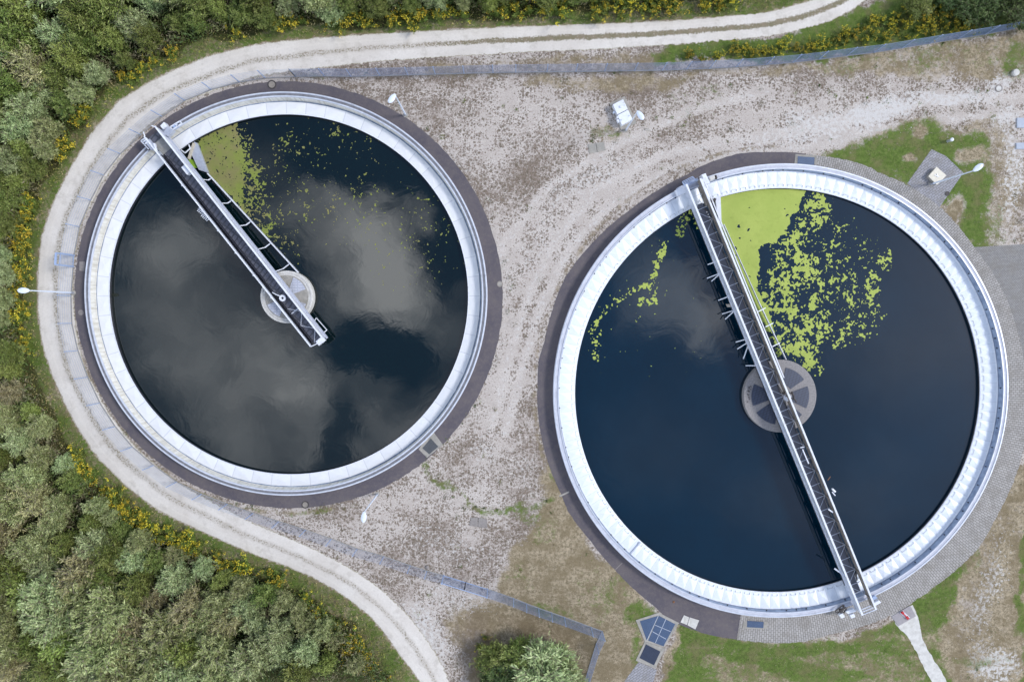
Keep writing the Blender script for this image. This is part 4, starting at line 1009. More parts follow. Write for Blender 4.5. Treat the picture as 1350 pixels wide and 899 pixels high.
def gate(pairs, label, h=2.0, name='gate'):
    r = empty(name, P(*pairs[0][0]), label, 'gate', None)
    for (p0, p1) in pairs:
        a = P(*p0); b_ = P(*p1); m = MB()
        m.bar((a.x, a.y, .1), (b_.x, b_.y, .1), .06); m.bar((a.x, a.y, h), (b_.x, b_.y, h), .06)
        m.bar((a.x, a.y, .1), (a.x, a.y, h), .06); m.bar((b_.x, b_.y, .1), (b_.x, b_.y, h), .06); m.build('gate_frame', M['post_blue'], r)
        m = MB(); mesh_panel(m, a, b_, .12, h - .02); m.build('mesh_infill', M['blue_galv'], r)
    for p_ in {pairs[0][0], pairs[-1][1]}:
        v = P(*p_); MB().box((v.x, v.y, h / 2 + .05), .11, .11, h + .1).build('gate_post', M['post_blue'], r)
    return r
gate([((585,758),(614,767)),((614,767),(643,776))], 'double mesh gate in the fence between the bottom gravel track and the yard')
gate([((98,337),(97,351.5))], 'single mesh gate with thick blue grey frame on the left edge of the smaller tank')
v0, v1 = P(98, 337), P(97, 351.5)
gt = bpy.data.objects[-1] if False else None
m = MB(); 
for v in (v0, v1): m.box((v.x, v.y, 1.3), .14, .14, 2.6)
m.bar((v0.x, v0.y, 2.6), (v1.x, v1.y, 2.6), .14)
gt = [o for o in bpy.data.objects if o.name.startswith('gate') and o.type == 'EMPTY'][-1]
m.build('portal_frame', M['post_blue'], gt)

# ------------------------------------------------------------------ street lamps
def lamp(base, head0, head1, label, h=6.0):
    b_ = P(*base); r = empty('street_lamp', b_, label, 'street lamp', 'tall pole lamps round the two tanks')
    MB().tube((b_.x, b_.y, 0), (b_.x, b_.y, .5), .10, .10, 12).build('base_sleeve', M['galv'], r)
    MB().tube((b_.x, b_.y, .5), (b_.x, b_.y, h - .05), .085, .05, 12).build('pole', M['lamp_white'], r)
    a = P(*head0, h); c = P(*head1, h + .08); d = (c - a); L = max(d.length, .95); d.normalize(); u = Vector((-d.y, d.x, 0))
    top = Vector((b_.x, b_.y, h))
    # elongated luminaire shell
    m = MB(); n = 12; secs = [(0, .06, .05), (.10, .14, .07), (.35, .24, .10), (.65, .25, .11), (.88, .18, .08), (1, .03, .03)]
    vs = []
    for (t, wd, ht) in secs:
        for k in range(n):
            t_ = 2 * PI * k / n; p_ = top + d * (L * t - .05) + u * (math.cos(t_) * wd) + Vector((0, 0, math.sin(t_) * ht + .05 * t)); vs.append(p_)
    fs = [(i * n + k, i * n + (k + 1) % n, (i + 1) * n + (k + 1) % n, (i + 1) * n + k) for i in range(len(secs) - 1) for k in range(n)]
    fs += [tuple(range(n))[::-1], tuple(range((len(secs) - 1) * n, len(secs) * n))]
    m.add(vs, fs); m.build('lamp_head', M['lamp_white'], r, smooth=True)
    MB().lathe((b_.x, b_.y, 0), [(.24, .0), (.24, .05), (.09, .06)], 14).build('footing', M['concrete'], r)
lamp((97,386), (44,384), (31,384), 'white pole lamp on the far left side of the left tank, beside the track')
lamp((535,152), (521,124), (514,134), 'white pole lamp on gravel at the upper right edge of the smaller tank')
lamp((825,172), (839,145), (847,157), 'white pole lamp beside the white electrical cabinet')
lamp((1227,243), (1279,232), (1290,224), 'white pole lamp standing on the square paved pad by the larger tank')
lamp((498,651), (481,668), (480,680), 'white pole lamp on gravel below the smaller tank')

# ------------------------------------------------------------------ cabinet, bollards, covers, slabs
cb = P(821, 155); ca = math.atan2(-(173 - 131.0), (833.5 - 812.0))
e = empty('electrical_cabinet', cb, 'white double electrical cabinet on a concrete plinth in the gravel yard', 'cabinet')
def pz(pts, z): return [P(x, y, z)[:2] for x, y in pts]
MB().prism(pz([(803.5,137),(823,127.5),(839,163),(819,172.5)], 0), 0, .12).build('plinth', M['concrete'], e)
q0 = [(808,138),(821.5,131),(834,157.5),(820,165)]
h_ = .8
def lerp2(a, b_, t): return (a[0] + (b_[0] - a[0]) * t, a[1] + (b_[1] - a[1]) * t)
aa, bb_, cc_, dd_ = q0
m1 = lerp2(aa, dd_, .49); m2 = lerp2(bb_, cc_, .49); m3 = lerp2(aa, dd_, .52); m4 = lerp2(bb_, cc_, .52)
MB().prism(pz([aa, bb_, m2, m1], h_), .12, h_).build('cabinet_body', M['white_metal'], e, bevel=.02)
MB().prism(pz([m3, m4, cc_, dd_], h_), .12, h_ - .02).build('cabinet_body', M['white_metal'], e, bevel=.02)
v = P(818.5, 141, h_); MB().tube(v, v + Vector((0, 0, .14)), .13, .09, 14).build('vent_cap', M['white_metal'], e)
for (x, y) in ((823, 139), (829.5, 153), (819, 158.5)): v = P(x, y, h_ + .0); MB().tube(v - Vector((0, 0, .04)), v + Vector((0, 0, .04)), .05, n=8).build('lifting_eye', M['galv'], e)
v = P(816, 159, .7); MB().box((v.x, v.y, .5), .3, .34, .4, ca).build('socket_box', M['white_metal'], e, bevel=.02)
v = P(813.5, 156, .6); MB().box((v.x, v.y, .55), .16, .16, .7, ca).build('socket_box', M['white_metal'], e, bevel=.01)
def post(px, py, r_, h, label, cap):
    v = P(px, py); o = empty('bollard', v, label, 'bollard')
    MB().tube((v.x, v.y, 0), (v.x, v.y, h - .05), r_ * .8, r_ * .8, 14).build('post', M['galv'], o)
    MB().lathe((v.x, v.y, h - .05), [(r_, -.06), (r_, 0), (r_ * .8, .05), (.005, .07)], 16).build('cap', cap, o, smooth=True)
post(808.5, 150.3, .12, .55, 'short round white post at the left side of the cabinet', M['lamp_white'])
post(1249.5, 186.5, .17, .7, 'short white capped bollard standing in the grass above the paved pad', M['white_metal'])
def round_cover(px, py, r_, label, outer, inner, h=.05, grp=None):
    v = P(px, py); o = empty('manhole_cover', v, label, 'manhole cover', grp)
    MB().lathe((v.x, v.y, 0), [(r_, .0), (r_, h), (r_ * .72, h), (r_ * .72, h - .015)], 28).build('ring_frame', outer, o)
    MB().lathe((v.x, v.y, 0), [(r_ * .72, h - .012), (.004, h - .008)], 28).build('lid', inner, o)
round_cover(358.5, 112, .42, 'round manhole with black iron ring on the asphalt at the top of the left tank', M['iron'], M['cover_fill'])
round_cover(659, 374.5, .28, 'small round manhole at the right edge of the left tank asphalt path', M['cover_fill'], M['concrete'])
round_cover(107, 412, .26, 'small round grey manhole on dark asphalt at the far left of the left tank', M['slab_dark'], M['slab_dark'])
round_cover(402.5, 665, .36, 'round manhole with thin dark ring on asphalt at the bottom of the left tank', M['iron'], M['cover_fill'])
round_cover(1316.5, 117, .34, 'round manhole with blue grey ring in the gravel near the top right corner', M['slab_dark'], M['light_concrete'])
round_cover(1248.5, 255.5, .22, 'little dark purple drain lid at the corner of the paved pad', M['iron'], M['iron'])
v = P(1337, 97); o = empty('well_cap', v, 'round pale concrete cap in the grass at the top right edge', 'well cap')
MB().lathe((v.x, v.y, 0), [(.30, 0), (.30, .30), (.26, .34), (.004, .36)], 24).build('cap', M['light_concrete'], o)
MB().lathe((v.x, v.y, 0), [(.34, 0), (.34, .12), (.301, .12)], 24).build('collar', M['concrete'], o)

def slab(name, pts, label, cat, mat, z0=0, z1=.06, zp=0, kids=None, grp=None):
    o = MB().prism(pz(pts, zp), z0, z1).build(name, mat, None, origin=tuple(P(*pts[0])), bevel=.008); o.location = tuple(P(*pts[0]))
    return tag(o, label, cat, grp)
slab('rectangular_cover', [(105,345),(112.5,345),(112,357.5),(105,357)], 'rectangular grey plate cover on the asphalt left of the smaller tank', 'cover plate', M['slab_dark'], .02, .05)
slab('paving_slab', [(775,190.5),(785,189),(787,201),(777,203)], 'left one of two square concrete slabs in the gravel below the cabinet', 'slab', M['concrete'])
slab('paving_slab', [(785.7,189),(796,187.5),(798.5,198.5),(787.7,201)], 'right one of two square concrete slabs in the gravel below the cabinet', 'slab', M['concrete'])
slab('paving_slab', [(621,682),(630,681.5),(629.5,694),(619,692.5)], 'left one of two dark square slabs at the end of the weedy line', 'slab', M['slab_dark'])
slab('paving_slab', [(631,682),(642,684),(642.5,695.5),(630.5,694.5)], 'right one of two dark square slabs at the end of the weedy line', 'slab', M['slab_dark'])
slab('paving_slab', [(901.5,810.2),(908.5,813),(905.5,823),(897,819.5)], 'left one of two cream slabs on the lower edge of the asphalt path', 'slab', M['light_concrete'], 0, .07)
slab('paving_slab', [(909.2,813.2),(921.5,817),(916.5,829),(906.2,823.3)], 'right one of two cream slabs on the lower edge of the asphalt path', 'slab', M['light_concrete'], 0, .07)
slab('paving_slab', [(1340,156),(1365,156),(1365,169),(1340,169)], 'upper pale blue grey slab cut by the right picture edge', 'slab', M['slab_blue'], 0, .12)
slab('paving_slab', [(1339,189),(1365,188),(1365,197),(1339,197)], 'lower pale blue grey slab cut by the right picture edge', 'slab', M['slab_blue'], 0, .12)
slab('concrete_pad', [(1175,812),(1199.5,797.5),(1207,811.5),(1184,824.5)], 'grey concrete pad at the head of the white concrete path', 'pad', simple('grey pad', (.33, .31, .33), (.28, .265, .28), 5, .9), .02, .07)
# hatch on the paved pad
v = P(1235.5, 232); e = empty('access_hatch', v, 'cream diamond shaped hatch lid on the square paved pad', 'hatch')
MB().prism(pz([(1234.5,221),(1247,231.5),(1235.5,243),(1224.5,232.5)], .45), 0, .40).build('shaft', M['concrete'], e)
MB().prism(pz([(1235,220),(1248,231.5),(1235.5,244),(1224,232.5)], .47), .40, .47).build('lid', simple('cream lid', (.68, .64, .55), (.6, .56, .48), 4, .8), e, bevel=.02)
m = MB(); m.bar(P(1232, 231, .5), P(1238, 233, .5), .05, .05); m.bar(P(1235.5, 229, .5), P(1236, 234, .5), .04, .05); m.build('handle', M['galv'], e)
# gratings
def grate(pts_frame, pts_in, label, mat, frame_mat, lines=(), name='drain_grating'):
    e = empty(name, P(*pts_frame[0]), label, 'grating')
    MB().prism(pz(pts_frame, 0), 0.0, .05).build('concrete_frame', frame_mat, e)
    for p_ in pts_in: MB().prism(pz(p_, 0), .052, .07).build('grating', mat, e)
    for (a, b_) in lines: MB().bar(P(*a, .075), P(*b_, .075), .05, .02).build('joint_bar', M['slab_blue'], e)
grate([(565,573),(572,570),(584,586),(563,603),(552,592)], [[(568,577.5),(578,588.5),(566,598.5),(557,590.5)]], 'square grey grating in a concrete frame at the lower right of the left tank path', M['grate_grey'], M['concrete'])
grate([(1048.5,203.5),(1076,205.5),(1078,217),(1047,216.5)], [[(1051.5,206.5),(1073.5,208),(1073,218),(1051,216.5)]], 'blue grating at the top of the larger tank', M['grate_blue'], M['concrete'])
grate([(980,818),(1012,819),(1011,828),(979,828)], [[(985,817.5),(1006.5,819),(1006,827),(984.5,826)]], 'small blue grating at the bottom of the larger tank', M['grate_blue'], M['concrete'])
grate([(838,817),(868.5,807),(895,820.5),(876,852.5),(850,845)], [[(843.5,818),(867.5,811),(853,843),(852,842)], [(868.5,811),(890,822),(874.5,851),(854.5,843.5)]],
      'large five sided blue grating at the bottom of the asphalt path', M['grate_blue'], M['concrete'], [((868,811),(853,843.5)),((863.5,823.5),(884,832)),((860,832),(878,842)),((878,815.5),(864,847))])
grate([(850,845.3),(877,854),(864,880),(838,870)], [[(851.5,848.5),(870.5,858),(862,876),(843,866.5)]], 'dark square grating below the five sided one', M['grate_dark'], M['concrete'])
for (a, b_) in []: pass
slab('edging_stone', [(737,653),(750,647),(750.5,649),(738,655)], 'thin pale joint strip across the asphalt path left of the larger tank', 'kerb stone', M['concrete'], .022, .035)
slab('edging_stone', [(811,750),(820,741),(820.7,741.7),(811.7,750.7)], 'thin dark joint across the asphalt path near the dry meadow', 'kerb stone', M['slab_dark'], .022, .03)
# red bar
v = P(1193, 810); e = empty('barrier_bar', v, 'small red bar with thick ends over a white plate on the grey pad', 'marker')
MB().bar(P(1188, 806, .1), P(1198, 815, .1), .34, .06).build('white_plate', M['white_metal'], e)
m = MB(); m.bar(P(1190, 807.5, .2), P(1196, 814, .2), .12, .1); m.box(P(1189.8, 807.3, .2), .24, .24, .13, .7); m.box(P(1196.4, 814.2, .2), .26, .26, .13, .7); m.build('red_bar', M['red'], e, bevel=.02)
v = P(888, 793); o = MB().tube((v.x, v.y, .03), (v.x, v.y, .10), .12, .05, 8).build('rusty_cone', M['rust'], None, origin=tuple(v)); o.location = v; tag(o, 'tiny rust red stub on the asphalt below the larger tank', 'stub')
v = P(129, 512); 
v = P(563.5, 747); o = MB().lathe((v.x, v.y, 0), [(.16, 0), (.2, .12), (.12, .2), (.004, .22)], 9).build('stone', M['slab_dark'], None, origin=tuple(v)); o.location = v; tag(o, 'small dark stone against the fence left of the double gate', 'stone')

# ------------------------------------------------------------------ vegetation
def leaf_object(name, pos, dirs, length, width, cols, mat, parent=None, twist=None):
    """each leaf a folded diamond"""
    n = len(pos); d = dirs / (np.linalg.norm(dirs, axis=1, keepdims=True) + 1e-9)
    r = rng.normal(size=(n, 3)); r[:, 2] *= .5; s = np.cross(d, r); s /= (np.linalg.norm(s, axis=1, keepdims=True) + 1e-9)
    L = length[:, None]; W_ = width[:, None]
    v = np.stack([pos, pos + d * L * .45 + s * W_ * .5, pos + d * L, pos + d * L * .45 - s * W_ * .5], 1).reshape(-1, 3)
    me = bpy.data.meshes.new(name); me.vertices.add(4 * n); me.vertices.foreach_set('co', v.ravel())
    me.loops.add(4 * n); me.loops.foreach_set('vertex_index', np.arange(4 * n)); me.polygons.add(n)
    me.polygons.foreach_set('loop_start', np.arange(0, 4 * n, 4)); me.polygons.foreach_set('loop_total', np.full(n, 4))
    me.update(); me.validate()
    a = me.color_attributes.new(name='Col', type='FLOAT_COLOR', domain='POINT')
    c4 = np.repeat(np.c_[cols, np.ones(n)], 4, 0); a.data.foreach_set('color', c4.astype(np.float32).ravel())
    me.materials.append(mat); o = bpy.data.objects.new(name, me); COL.objects.link(o)
    if parent is not None: o.parent = parent
    return o

def shrub_proto(kind, seed, nst=46, h=4.2, leaves=13000, spread=.5):
    """upright many-stemmed bush at the origin: returns (crown, stems) as meshes"""
    global rng
    g_ = np.random.default_rng(seed); st = MB(); P_ = []; Dv = []; C_ = []
    pal = {'green': [(.058, .088, .022), (.100, .130, .038), (.17, .195, .075)], 'silver': [(.11, .15, .08), (.18, .23, .13), (.29, .335, .215)],
           'dry': [(.105, .11, .058), (.18, .175, .10), (.30, .275, .185)], 'dark': [(.028, .048, .018), (.046, .074, .028), (.075, .105, .042)],
           'lime': [(.09, .125, .03), (.135, .175, .05), (.21, .245, .09)], 'grey': [(.09, .115, .05), (.155, .18, .09), (.28, .30, .18)]}[kind]
    pal = np.array(pal); per = leaves // nst
    for k in range(nst):
        a = g_.uniform(0, 2 * PI); tl_ = abs(g_.normal(0, .36)) * 1.0 + .05; hh = h * g_.uniform(.65, 1.05) * (1 - tl_ * .45)
        bx, by = g_.normal(0, .25 * spread, 2); dirx, diry = math.cos(a), math.sin(a)
        pts = []
        for j in range(7):
            t = j / 6; rr_ = spread * 2.6 * tl_ * (t ** 1.25) * hh / 2.2
            pts.append(Vector((bx + dirx * rr_ + g_.normal(0, .04) * t, by + diry * rr_ + g_.normal(0, .04) * t, hh * t)))
        for j in range(6): st.tube(pts[j], pts[j + 1], .032 * (1 - j / 7), .032 * (1 - (j + 1) / 7), 4)
        shade = g_.uniform(0, 1)
        # side sprays along the upper part
        nsp = 14
        for sp in range(nsp):
            t = g_.uniform(.28, 1.0); f_ = t * 6; j = min(5, int(f_)); base = pts[j].lerp(pts[j + 1], f_ - j)
            ax = Vector((g_.normal(0, .5), g_.normal(0, .5), g_.uniform(.5, 1.2))) + Vector((dirx, diry, 0)) * .45; ax.normalize()
            ln = g_.uniform(.45, .95) * (1.15 - .4 * t)
            st.bar(base, base + ax * ln * 1.12, .015)
            m_ = max(3, per // nsp); tt = g_.uniform(.1, 1, m_)[:, None]
            p_ = np.array(base)[None] + np.array(ax)[None] * tt * ln + g_.normal(0, .06, (m_, 3))
            P_.append(p_); Dv.append(np.array(ax)[None] * .9 + g_.normal(0, .55, (m_, 3)))
            cidx = np.clip(g_.normal(shade * 1.4 + .3, .55, m_), 0, 1.999); i0 = cidx.astype(int); fr = (cidx - i0)[:, None]
            C_.append(pal[i0] * (1 - fr) + pal[i0 + 1] * fr)
    P_ = np.concatenate(P_); Dv = np.concatenate(Dv); C_ = np.concatenate(C_); n = len(P_)
    return P_, Dv, C_ * np.array([1.78, 1.76, 1.38]), g_.uniform(.15, .28, n), g_.uniform(.035, .07, n), st

COPIES = []
def place_tree(proto, loc, sc, rz, label, cat, group=None):
    r = proto.copy(); COL.objects.link(r); r.location = loc; r.scale = sc; r.rotation_euler = (0, 0, rz)
    tag(r, label, cat, group)
    if group is None and 'group' in r: del r['group']
    for ch in proto.children:
        c = ch.copy(); COL.objects.link(c); c.parent = r
    return r
def make_proto(name, kind, seed, stem_mat, **kw):
    pos, dv, cl_, ln, wd, st = shrub_proto(kind, seed, **kw)
    e = empty(name, (0, 0, -400), 'proto', 'bush')
    leaf_object('crown', pos, dv, ln, wd, cl_, M['leaf'], e)
    o = st.build('stems', stem_mat, e, origin=(0, 0, 0))
    return e
protos = {}
for i, (kd, sd_, kw) in enumerate([('green', 1, {}), ('green', 2, dict(h=4.6)), ('silver', 3, {}), ('silver', 4, dict(h=3.8, spread=.6)), ('dry', 5, dict(leaves=9000, h=4.8)), ('dry', 6, dict(leaves=8500)),
                                   ('dark', 7, dict(spread=.6)), ('lime', 8, dict(leaves=11500)), ('grey', 9, {}), ('grey', 10, dict(h=4.6, spread=.45)), ('green', 12, dict(spread=.65, leaves=14000))]):
    protos.setdefault(kd, []).append(make_proto({'silver': 'willow_bush', 'green': 'green_bush', 'dry': 'dry_bush', 'dark': 'dark_bush', 'lime': 'lime_bush', 'grey': 'willow_bush'}[kd], kd, sd_, M['twig'] if kd in ('dry', 'grey', 'silver') else M['bark'], **kw))
desc = {'green': 'leafy mid green bush', 'silver': 'silvery green willow bush', 'dry': 'brownish half bare bush', 'dark': 'dark green bush', 'lime': 'yellow green bush', 'grey': 'grey green willow bush'}
cats = {'silver': 'willow', 'grey': 'willow'}
# sample bush positions over the thicket
def ok_forest(x, y, soft=0):
    px, py = project(x, y, 0); return bool(inside(np.array([px]), np.array([py]), FOREST)[0]), px, py
cand = []; tries = 0
fd_pts = np.array(FOREST[3:-3], float)
while tries < 60000 and len(cand) < 262:
    tries += 1
    x = rnd.uniform(-47.5, 32); y = rnd.uniform(-33.0, 33.5)
    ok, px, py = ok_forest(x, y)
    if not ok: continue
    dd_ = float(pdist(np.array([px]), np.array([py]), FOREST)[0]) / 13.9
    if px > 700: continue
    if dd_ < .55: continue
    mind = 1.55 + .55 * min(1, dd_ / 7)
    if any((x - c[0]) ** 2 + (y - c[1]) ** 2 < mind ** 2 for c in cand): continue
    cand.append((x, y, dd_, px, py))
print('bushes', len(cand))
for (x, y, dd_, px, py) in cand:
    zone = 'top' if py < 260 else ('left' if py < 520 else 'bottom')
    n_ = vnoise(np.array([x + 300.]), np.array([y + 300.]), 9, 51, 2)[0]
    u = rnd.random()
    if zone == 'top':
        kd = 'green' if u < .36 else 'silver' if u < .62 else 'grey' if u < .80 else 'dark' if u < .83 else 'lime'
        if px < 110 and u > .94: kd = 'dry'
    elif zone == 'left':
        kd = 'green' if u < .50 else 'grey' if u < .66 else 'silver' if u < .78 else 'lime' if u < .95 else 'dry'
    else:
        kd = 'grey' if u < .40 else 'dry' if u < .50 else 'silver' if u < .76 else 'green' if u < .92 else 'lime'
    if dd_ < 2: sc = rnd.uniform(.42, .6)
    elif dd_ < 5: sc = rnd.uniform(.62, .85)
    else: sc = rnd.uniform(.85, 1.2)
    where = {'top': 'in the thicket above the track', 'left': 'in the thicket left of the track', 'bottom': 'in the thicket at the lower left'}[zone]
    size = 'low ' if sc < .62 else 'tall ' if sc > 1.0 else ''
    place_tree(rnd.choice(protos[kd]), (x, y, 0), (sc * rnd.uniform(1.35, 1.75), sc * rnd.uniform(1.35, 1.75), sc * rnd.uniform(1.05, 1.4)), rnd.uniform(0, 6.28), f'{size}{desc[kd]} {where}', cats.get(kd, 'bush'), f'{size}{desc[kd]}es {where}'.replace('bushes', 'bushes'))
# bushes one can tell apart
singles = [(655, 856, .55, 'green', 'small leafy bush, leftmost of the group at bottom centre', 1), (668, 876, .66, 'dark', 'dark green bush pressed against the silvery willow at bottom centre', 0),
           (718, 862, 1.0, 'silver', 'big silvery willow bush beside the fence corner at bottom centre', 0), (738, 884, .8, 'silver', 'silvery willow bush at the bottom edge against the short fence', 0),
           (684, 852, .66, 'green', 'green bush behind the big silvery willow at bottom centre', 0), (700, 893, .85, 'grey', 'grey green willow at the bottom edge between dark bush and fence', 0), (650, 893, .55, 'dark', 'dark bush at the bottom edge left of the willows', 0), (735, 858, .6, 'grey', 'grey green willow nearest the corner of the short fence', 1),
           (1200, 14, .42, 'green', 'blue green bush among goldenrod at the top right', 1), (1262, 14, .52, 'dark', 'dark green tree in the top right corner, left one', 0), (1288, 17, .6, 'dark', 'dark green tree in the top right corner, middle one', 0),
           (1312, 18, .7, 'dark', 'tall dark tree in the top right corner, beyond the fence end', 0), (1338, 33, .34, 'dark', 'low dark bush swallowing the right end of the top fence', 0), (1236, 4, .42, 'dark', 'dark green tree at the top edge beside the goldenrod', 0),
           (720, 2, .5, 'green', 'leafy bush at the end of the thicket above the track', 2), (760, -4, .45, 'green', 'last low green bush of the thicket on the top edge', 0)]
for (x, y, sc, kd, lb, vi) in singles:
    p_ = P(x, y); pr = protos[kd][min(vi, len(protos[kd]) - 1)]
    place_tree(pr, tuple(p_), (sc * 2.45, sc * 2.45, sc * 1.15), rnd.uniform(0, 6), lb, cats.get(kd, 'bush'))

# goldenrod
def goldenrod_proto(seed, ns=16, h=1.1):
    g_ = np.random.default_rng(seed); P_ = []; Dv = []; C_ = []; FP = []; FD = []; FC = []; ln = []
    for k in range(ns):
        a = g_.uniform(0, 2 * PI); rr_ = abs(g_.normal(0, .4)); top = np.array([math.cos(a) * rr_ * 1.3, math.sin(a) * rr_ * 1.3, h * g_.uniform(.7, 1.1)]); bs = np.array([math.cos(a) * rr_ * .5, math.sin(a) * rr_ * .5, 0])
        n = 44; t = g_.uniform(.15, 1, n)[:, None]; P_.append(bs + (top - bs) * t); Dv.append(g_.normal(0, 1, (n, 3)) * [1, 1, .4] + [0, 0, .3])
        c = g_.uniform(0, 1, (n, 1)); C_.append(np.array([.085, .13, .022]) * (1 - c) + np.array([.18, .23, .045]) * c)
        if g_.random() < .5:
            n = 16; u = g_.normal(0, 1, (n, 3)) * [.09, .09, .07] + np.array([math.cos(a), math.sin(a), 0]) * g_.uniform(0, .25, (n, 1)); FP.append(top + u); FD.append(g_.normal(0, 1, (n, 3)))
            c = g_.uniform(0, 1, (n, 1)); FC.append(np.array([.46, .34, .02]) * (1 - c) + np.array([.70, .56, .06]) * c)
    return [np.concatenate(v) for v in (P_, Dv, C_, FP, FD, FC)]
gp = []
for s_ in (1, 2, 3, 4):
    a1, a2, a3, f1, f2, f3 = goldenrod_proto(100 + s_, 16 + 3 * s_)
    e = empty('goldenrod', (0, 0, -400), 'proto', 'flower')
    n = len(a1); leaf_object('foliage', a1, a2, rng.uniform(.16, .30, n), rng.uniform(.05, .09, n), a3, M['leaf'], e)
    n = len(f1); leaf_object('blossom', f1, f2, rng.uniform(.10, .20, n), rng.uniform(.06, .09, n), f3, M['leaf'], e); gp.append(e)
grods = []
seg = smooth_line(resample(TRK_OUT[3:-1], 400), 4)
for i in range(1500):
    if len(grods) >= 190: break
    k = rnd.randrange(0, 399); p0, p1 = seg[k], seg[k + 1]; t = p1 - p0; nrm = np.array([t[1], -t[0]]) / (np.hypot(*t) + 1e-9); px, py = p0
    test = p0 + nrm * 20
    if not inside(np.array([test[0]]), np.array([test[1]]), FOREST)[0]: nrm = -nrm
    cl_ = vnoise(np.array([px + 500.]), np.array([py + 500.]), 36, 61, 2)[0]
    if cl_ < .485: continue
    off_ = rnd.uniform(11, 27) if py > 250 else rnd.uniform(12, 22)
    if px > 420 and py > 700: off_ = rnd.uniform(28, 50)
    if px > 740 and py < 300: off_ = rnd.uniform(9, 24)
    q_ = p0 + nrm * off_; v = P(q_[0], q_[1])
    if any((v.x - g_[0]) ** 2 + (v.y - g_[1]) ** 2 < .75 ** 2 for g_ in grods): continue
    grods.append((v.x, v.y, 'top' if py < 140 else 'left' if py < 560 else 'bottom'))
for (x, y, zn) in grods:
    w_ = {'top': 'between the top thicket and the track', 'left': 'on the left verge between thicket and track', 'bottom': 'on the lower verge between thicket and track'}[zn]
    s_ = rnd.uniform(.7, 1.15); place_tree(rnd.choice(gp), (x, y, 0), (s_, s_, s_), rnd.uniform(0, 6.28), 'yellow flowering goldenrod clump ' + w_, 'goldenrod', 'goldenrod clumps ' + w_)
cnt = 0; tries = 0; gr2 = []
STRIP = [(900,72),(1020,64),(1070,58),(1130,38),(1180,14),(1240,-6),(1280,20),(1300,36),(1262,42),(1116,61),(1010,74),(900,80)]
while cnt < 75 and tries < 6000:
    tries += 1; px, py = rnd.uniform(860, 1340), rnd.uniform(-10, 90)
    if not inside(np.array([px]), np.array([py]), STRIP)[0]: continue
    v = P(px, py)
    if any((v.x - g_[0]) ** 2 + (v.y - g_[1]) ** 2 < .85 ** 2 for g_ in gr2): continue
    gr2.append((v.x, v.y)); cnt += 1; s_ = rnd.uniform(.5, .8)
    place_tree(rnd.choice(gp), (v.x, v.y, 0), (s_, s_, s_), rnd.uniform(0, 6.28), 'yellow flowering goldenrod clump between the track and the top fence', 'goldenrod', 'goldenrod clumps between the track and the top fence')
for (x, y, s_) in [(632, 850, .5), (633, 872, .5), (640, 838, .45)]:
    place_tree(rnd.choice(gp), tuple(P(x, y)), (s_, s_, s_), rnd.uniform(0, 6), 'small goldenrod clump on the left side of the bushes at bottom centre', 'goldenrod', 'goldenrod beside the bottom bushes')
for v_ in list(protos.values()) + [gp]:
    for e in v_:
        for ch in list(e.children): bpy.data.objects.remove(ch, do_unlink=True)
        bpy.data.objects.remove(e, do_unlink=True)

# ground cover: grass blades, verge growth, undergrowth, yard weeds
def scatter(name, label, cat, n, test, hgt, wd, cols, zr=0.0, lean=.8):
    X = rng.uniform(-50, 50, n * 6); Y = rng.uniform(-35, 35, n * 6); px, py = project(X, Y, 0)
    k = test(X, Y, px, py); X, Y = X[k][:n], Y[k][:n]; m_ = len(X)
    dv = rng.normal(0, lean, (m_, 3)); dv[:, 2] = rng.uniform(.3, 1, m_)
    c = np.array(cols); cn_ = vnoise(X + 400, Y + 400, 1.1, 91, 3, .7); ci = np.clip(((cn_ - .5) * 2.6 + .5 + rng.normal(0, .22, m_)) * len(c), 0, len(c) - 1).astype(int); cl_ = c[ci] * rng.uniform(.7, 1.25, (m_, 1))
    o = leaf_object(name, np.c_[X, Y, rng.uniform(0, 1, m_) * zr + .01], dv, rng.uniform(.6, 1.2, m_) * hgt, rng.uniform(.7, 1.2, m_) * wd, cl_, M['leaf'])
    return tag(o, label, cat, None, 'stuff')
ix_ = lambda v, ax: np.clip(np.searchsorted(ax, v), 0, len(ax) - 1)
Gg = green.reshape(nx_, ny_); Gd = dry.reshape(nx_, ny_); Gf = forest.reshape(nx_, ny_)
off_paved = lambda X, Y: (np.hypot(X - cL.x, Y - cL.y) > RL + 1.5) & (np.hypot(X - cR.x, Y - cR.y) > RR + 2.3)
def track_free(px, py): return ~(inside(px, py, TRK_OUT + TRK_IN[::-1]))
hard = [[(1283,326),(1440,318),(1440,575),(1300,600)], [(1228,197),(1270,228),(1238,275),(1196,242)], [(838,817),(868,807),(895,820),(864,880),(838,930),(802,935),(838,870)], cp]
def free(px, py):
    r = track_free(px, py)
    for h_2 in hard: r &= ~inside(px, py, h_2)
    return r
scatter('grass', 'short green lawn grass', 'grass', 60000, lambda X, Y, px, py: (Gg[ix_(X, gx), ix_(Y, gy)] > rng.uniform(.45, 1.0, X.shape)) & (Gf[ix_(X, gx), ix_(Y, gy)] < .4) & off_paved(X, Y) & free(px, py),
        .12, .035, [(.055, .10, .015), (.085, .15, .025), (.13, .195, .04), (.19, .225, .07), (.23, .215, .10)])
scatter('dry_grass', 'dry straw coloured grass', 'grass', 30000, lambda X, Y, px, py: (Gd[ix_(X, gx), ix_(Y, gy)] > rng.uniform(.5, 1.0, X.shape)) & (Gf[ix_(X, gx), ix_(Y, gy)] < .4) & off_paved(X, Y) & free(px, py),
        .13, .03, [(.13, .105, .055), (.19, .145, .085), (.29, .235, .15), (.39, .32, .22), (.50, .43, .32)])
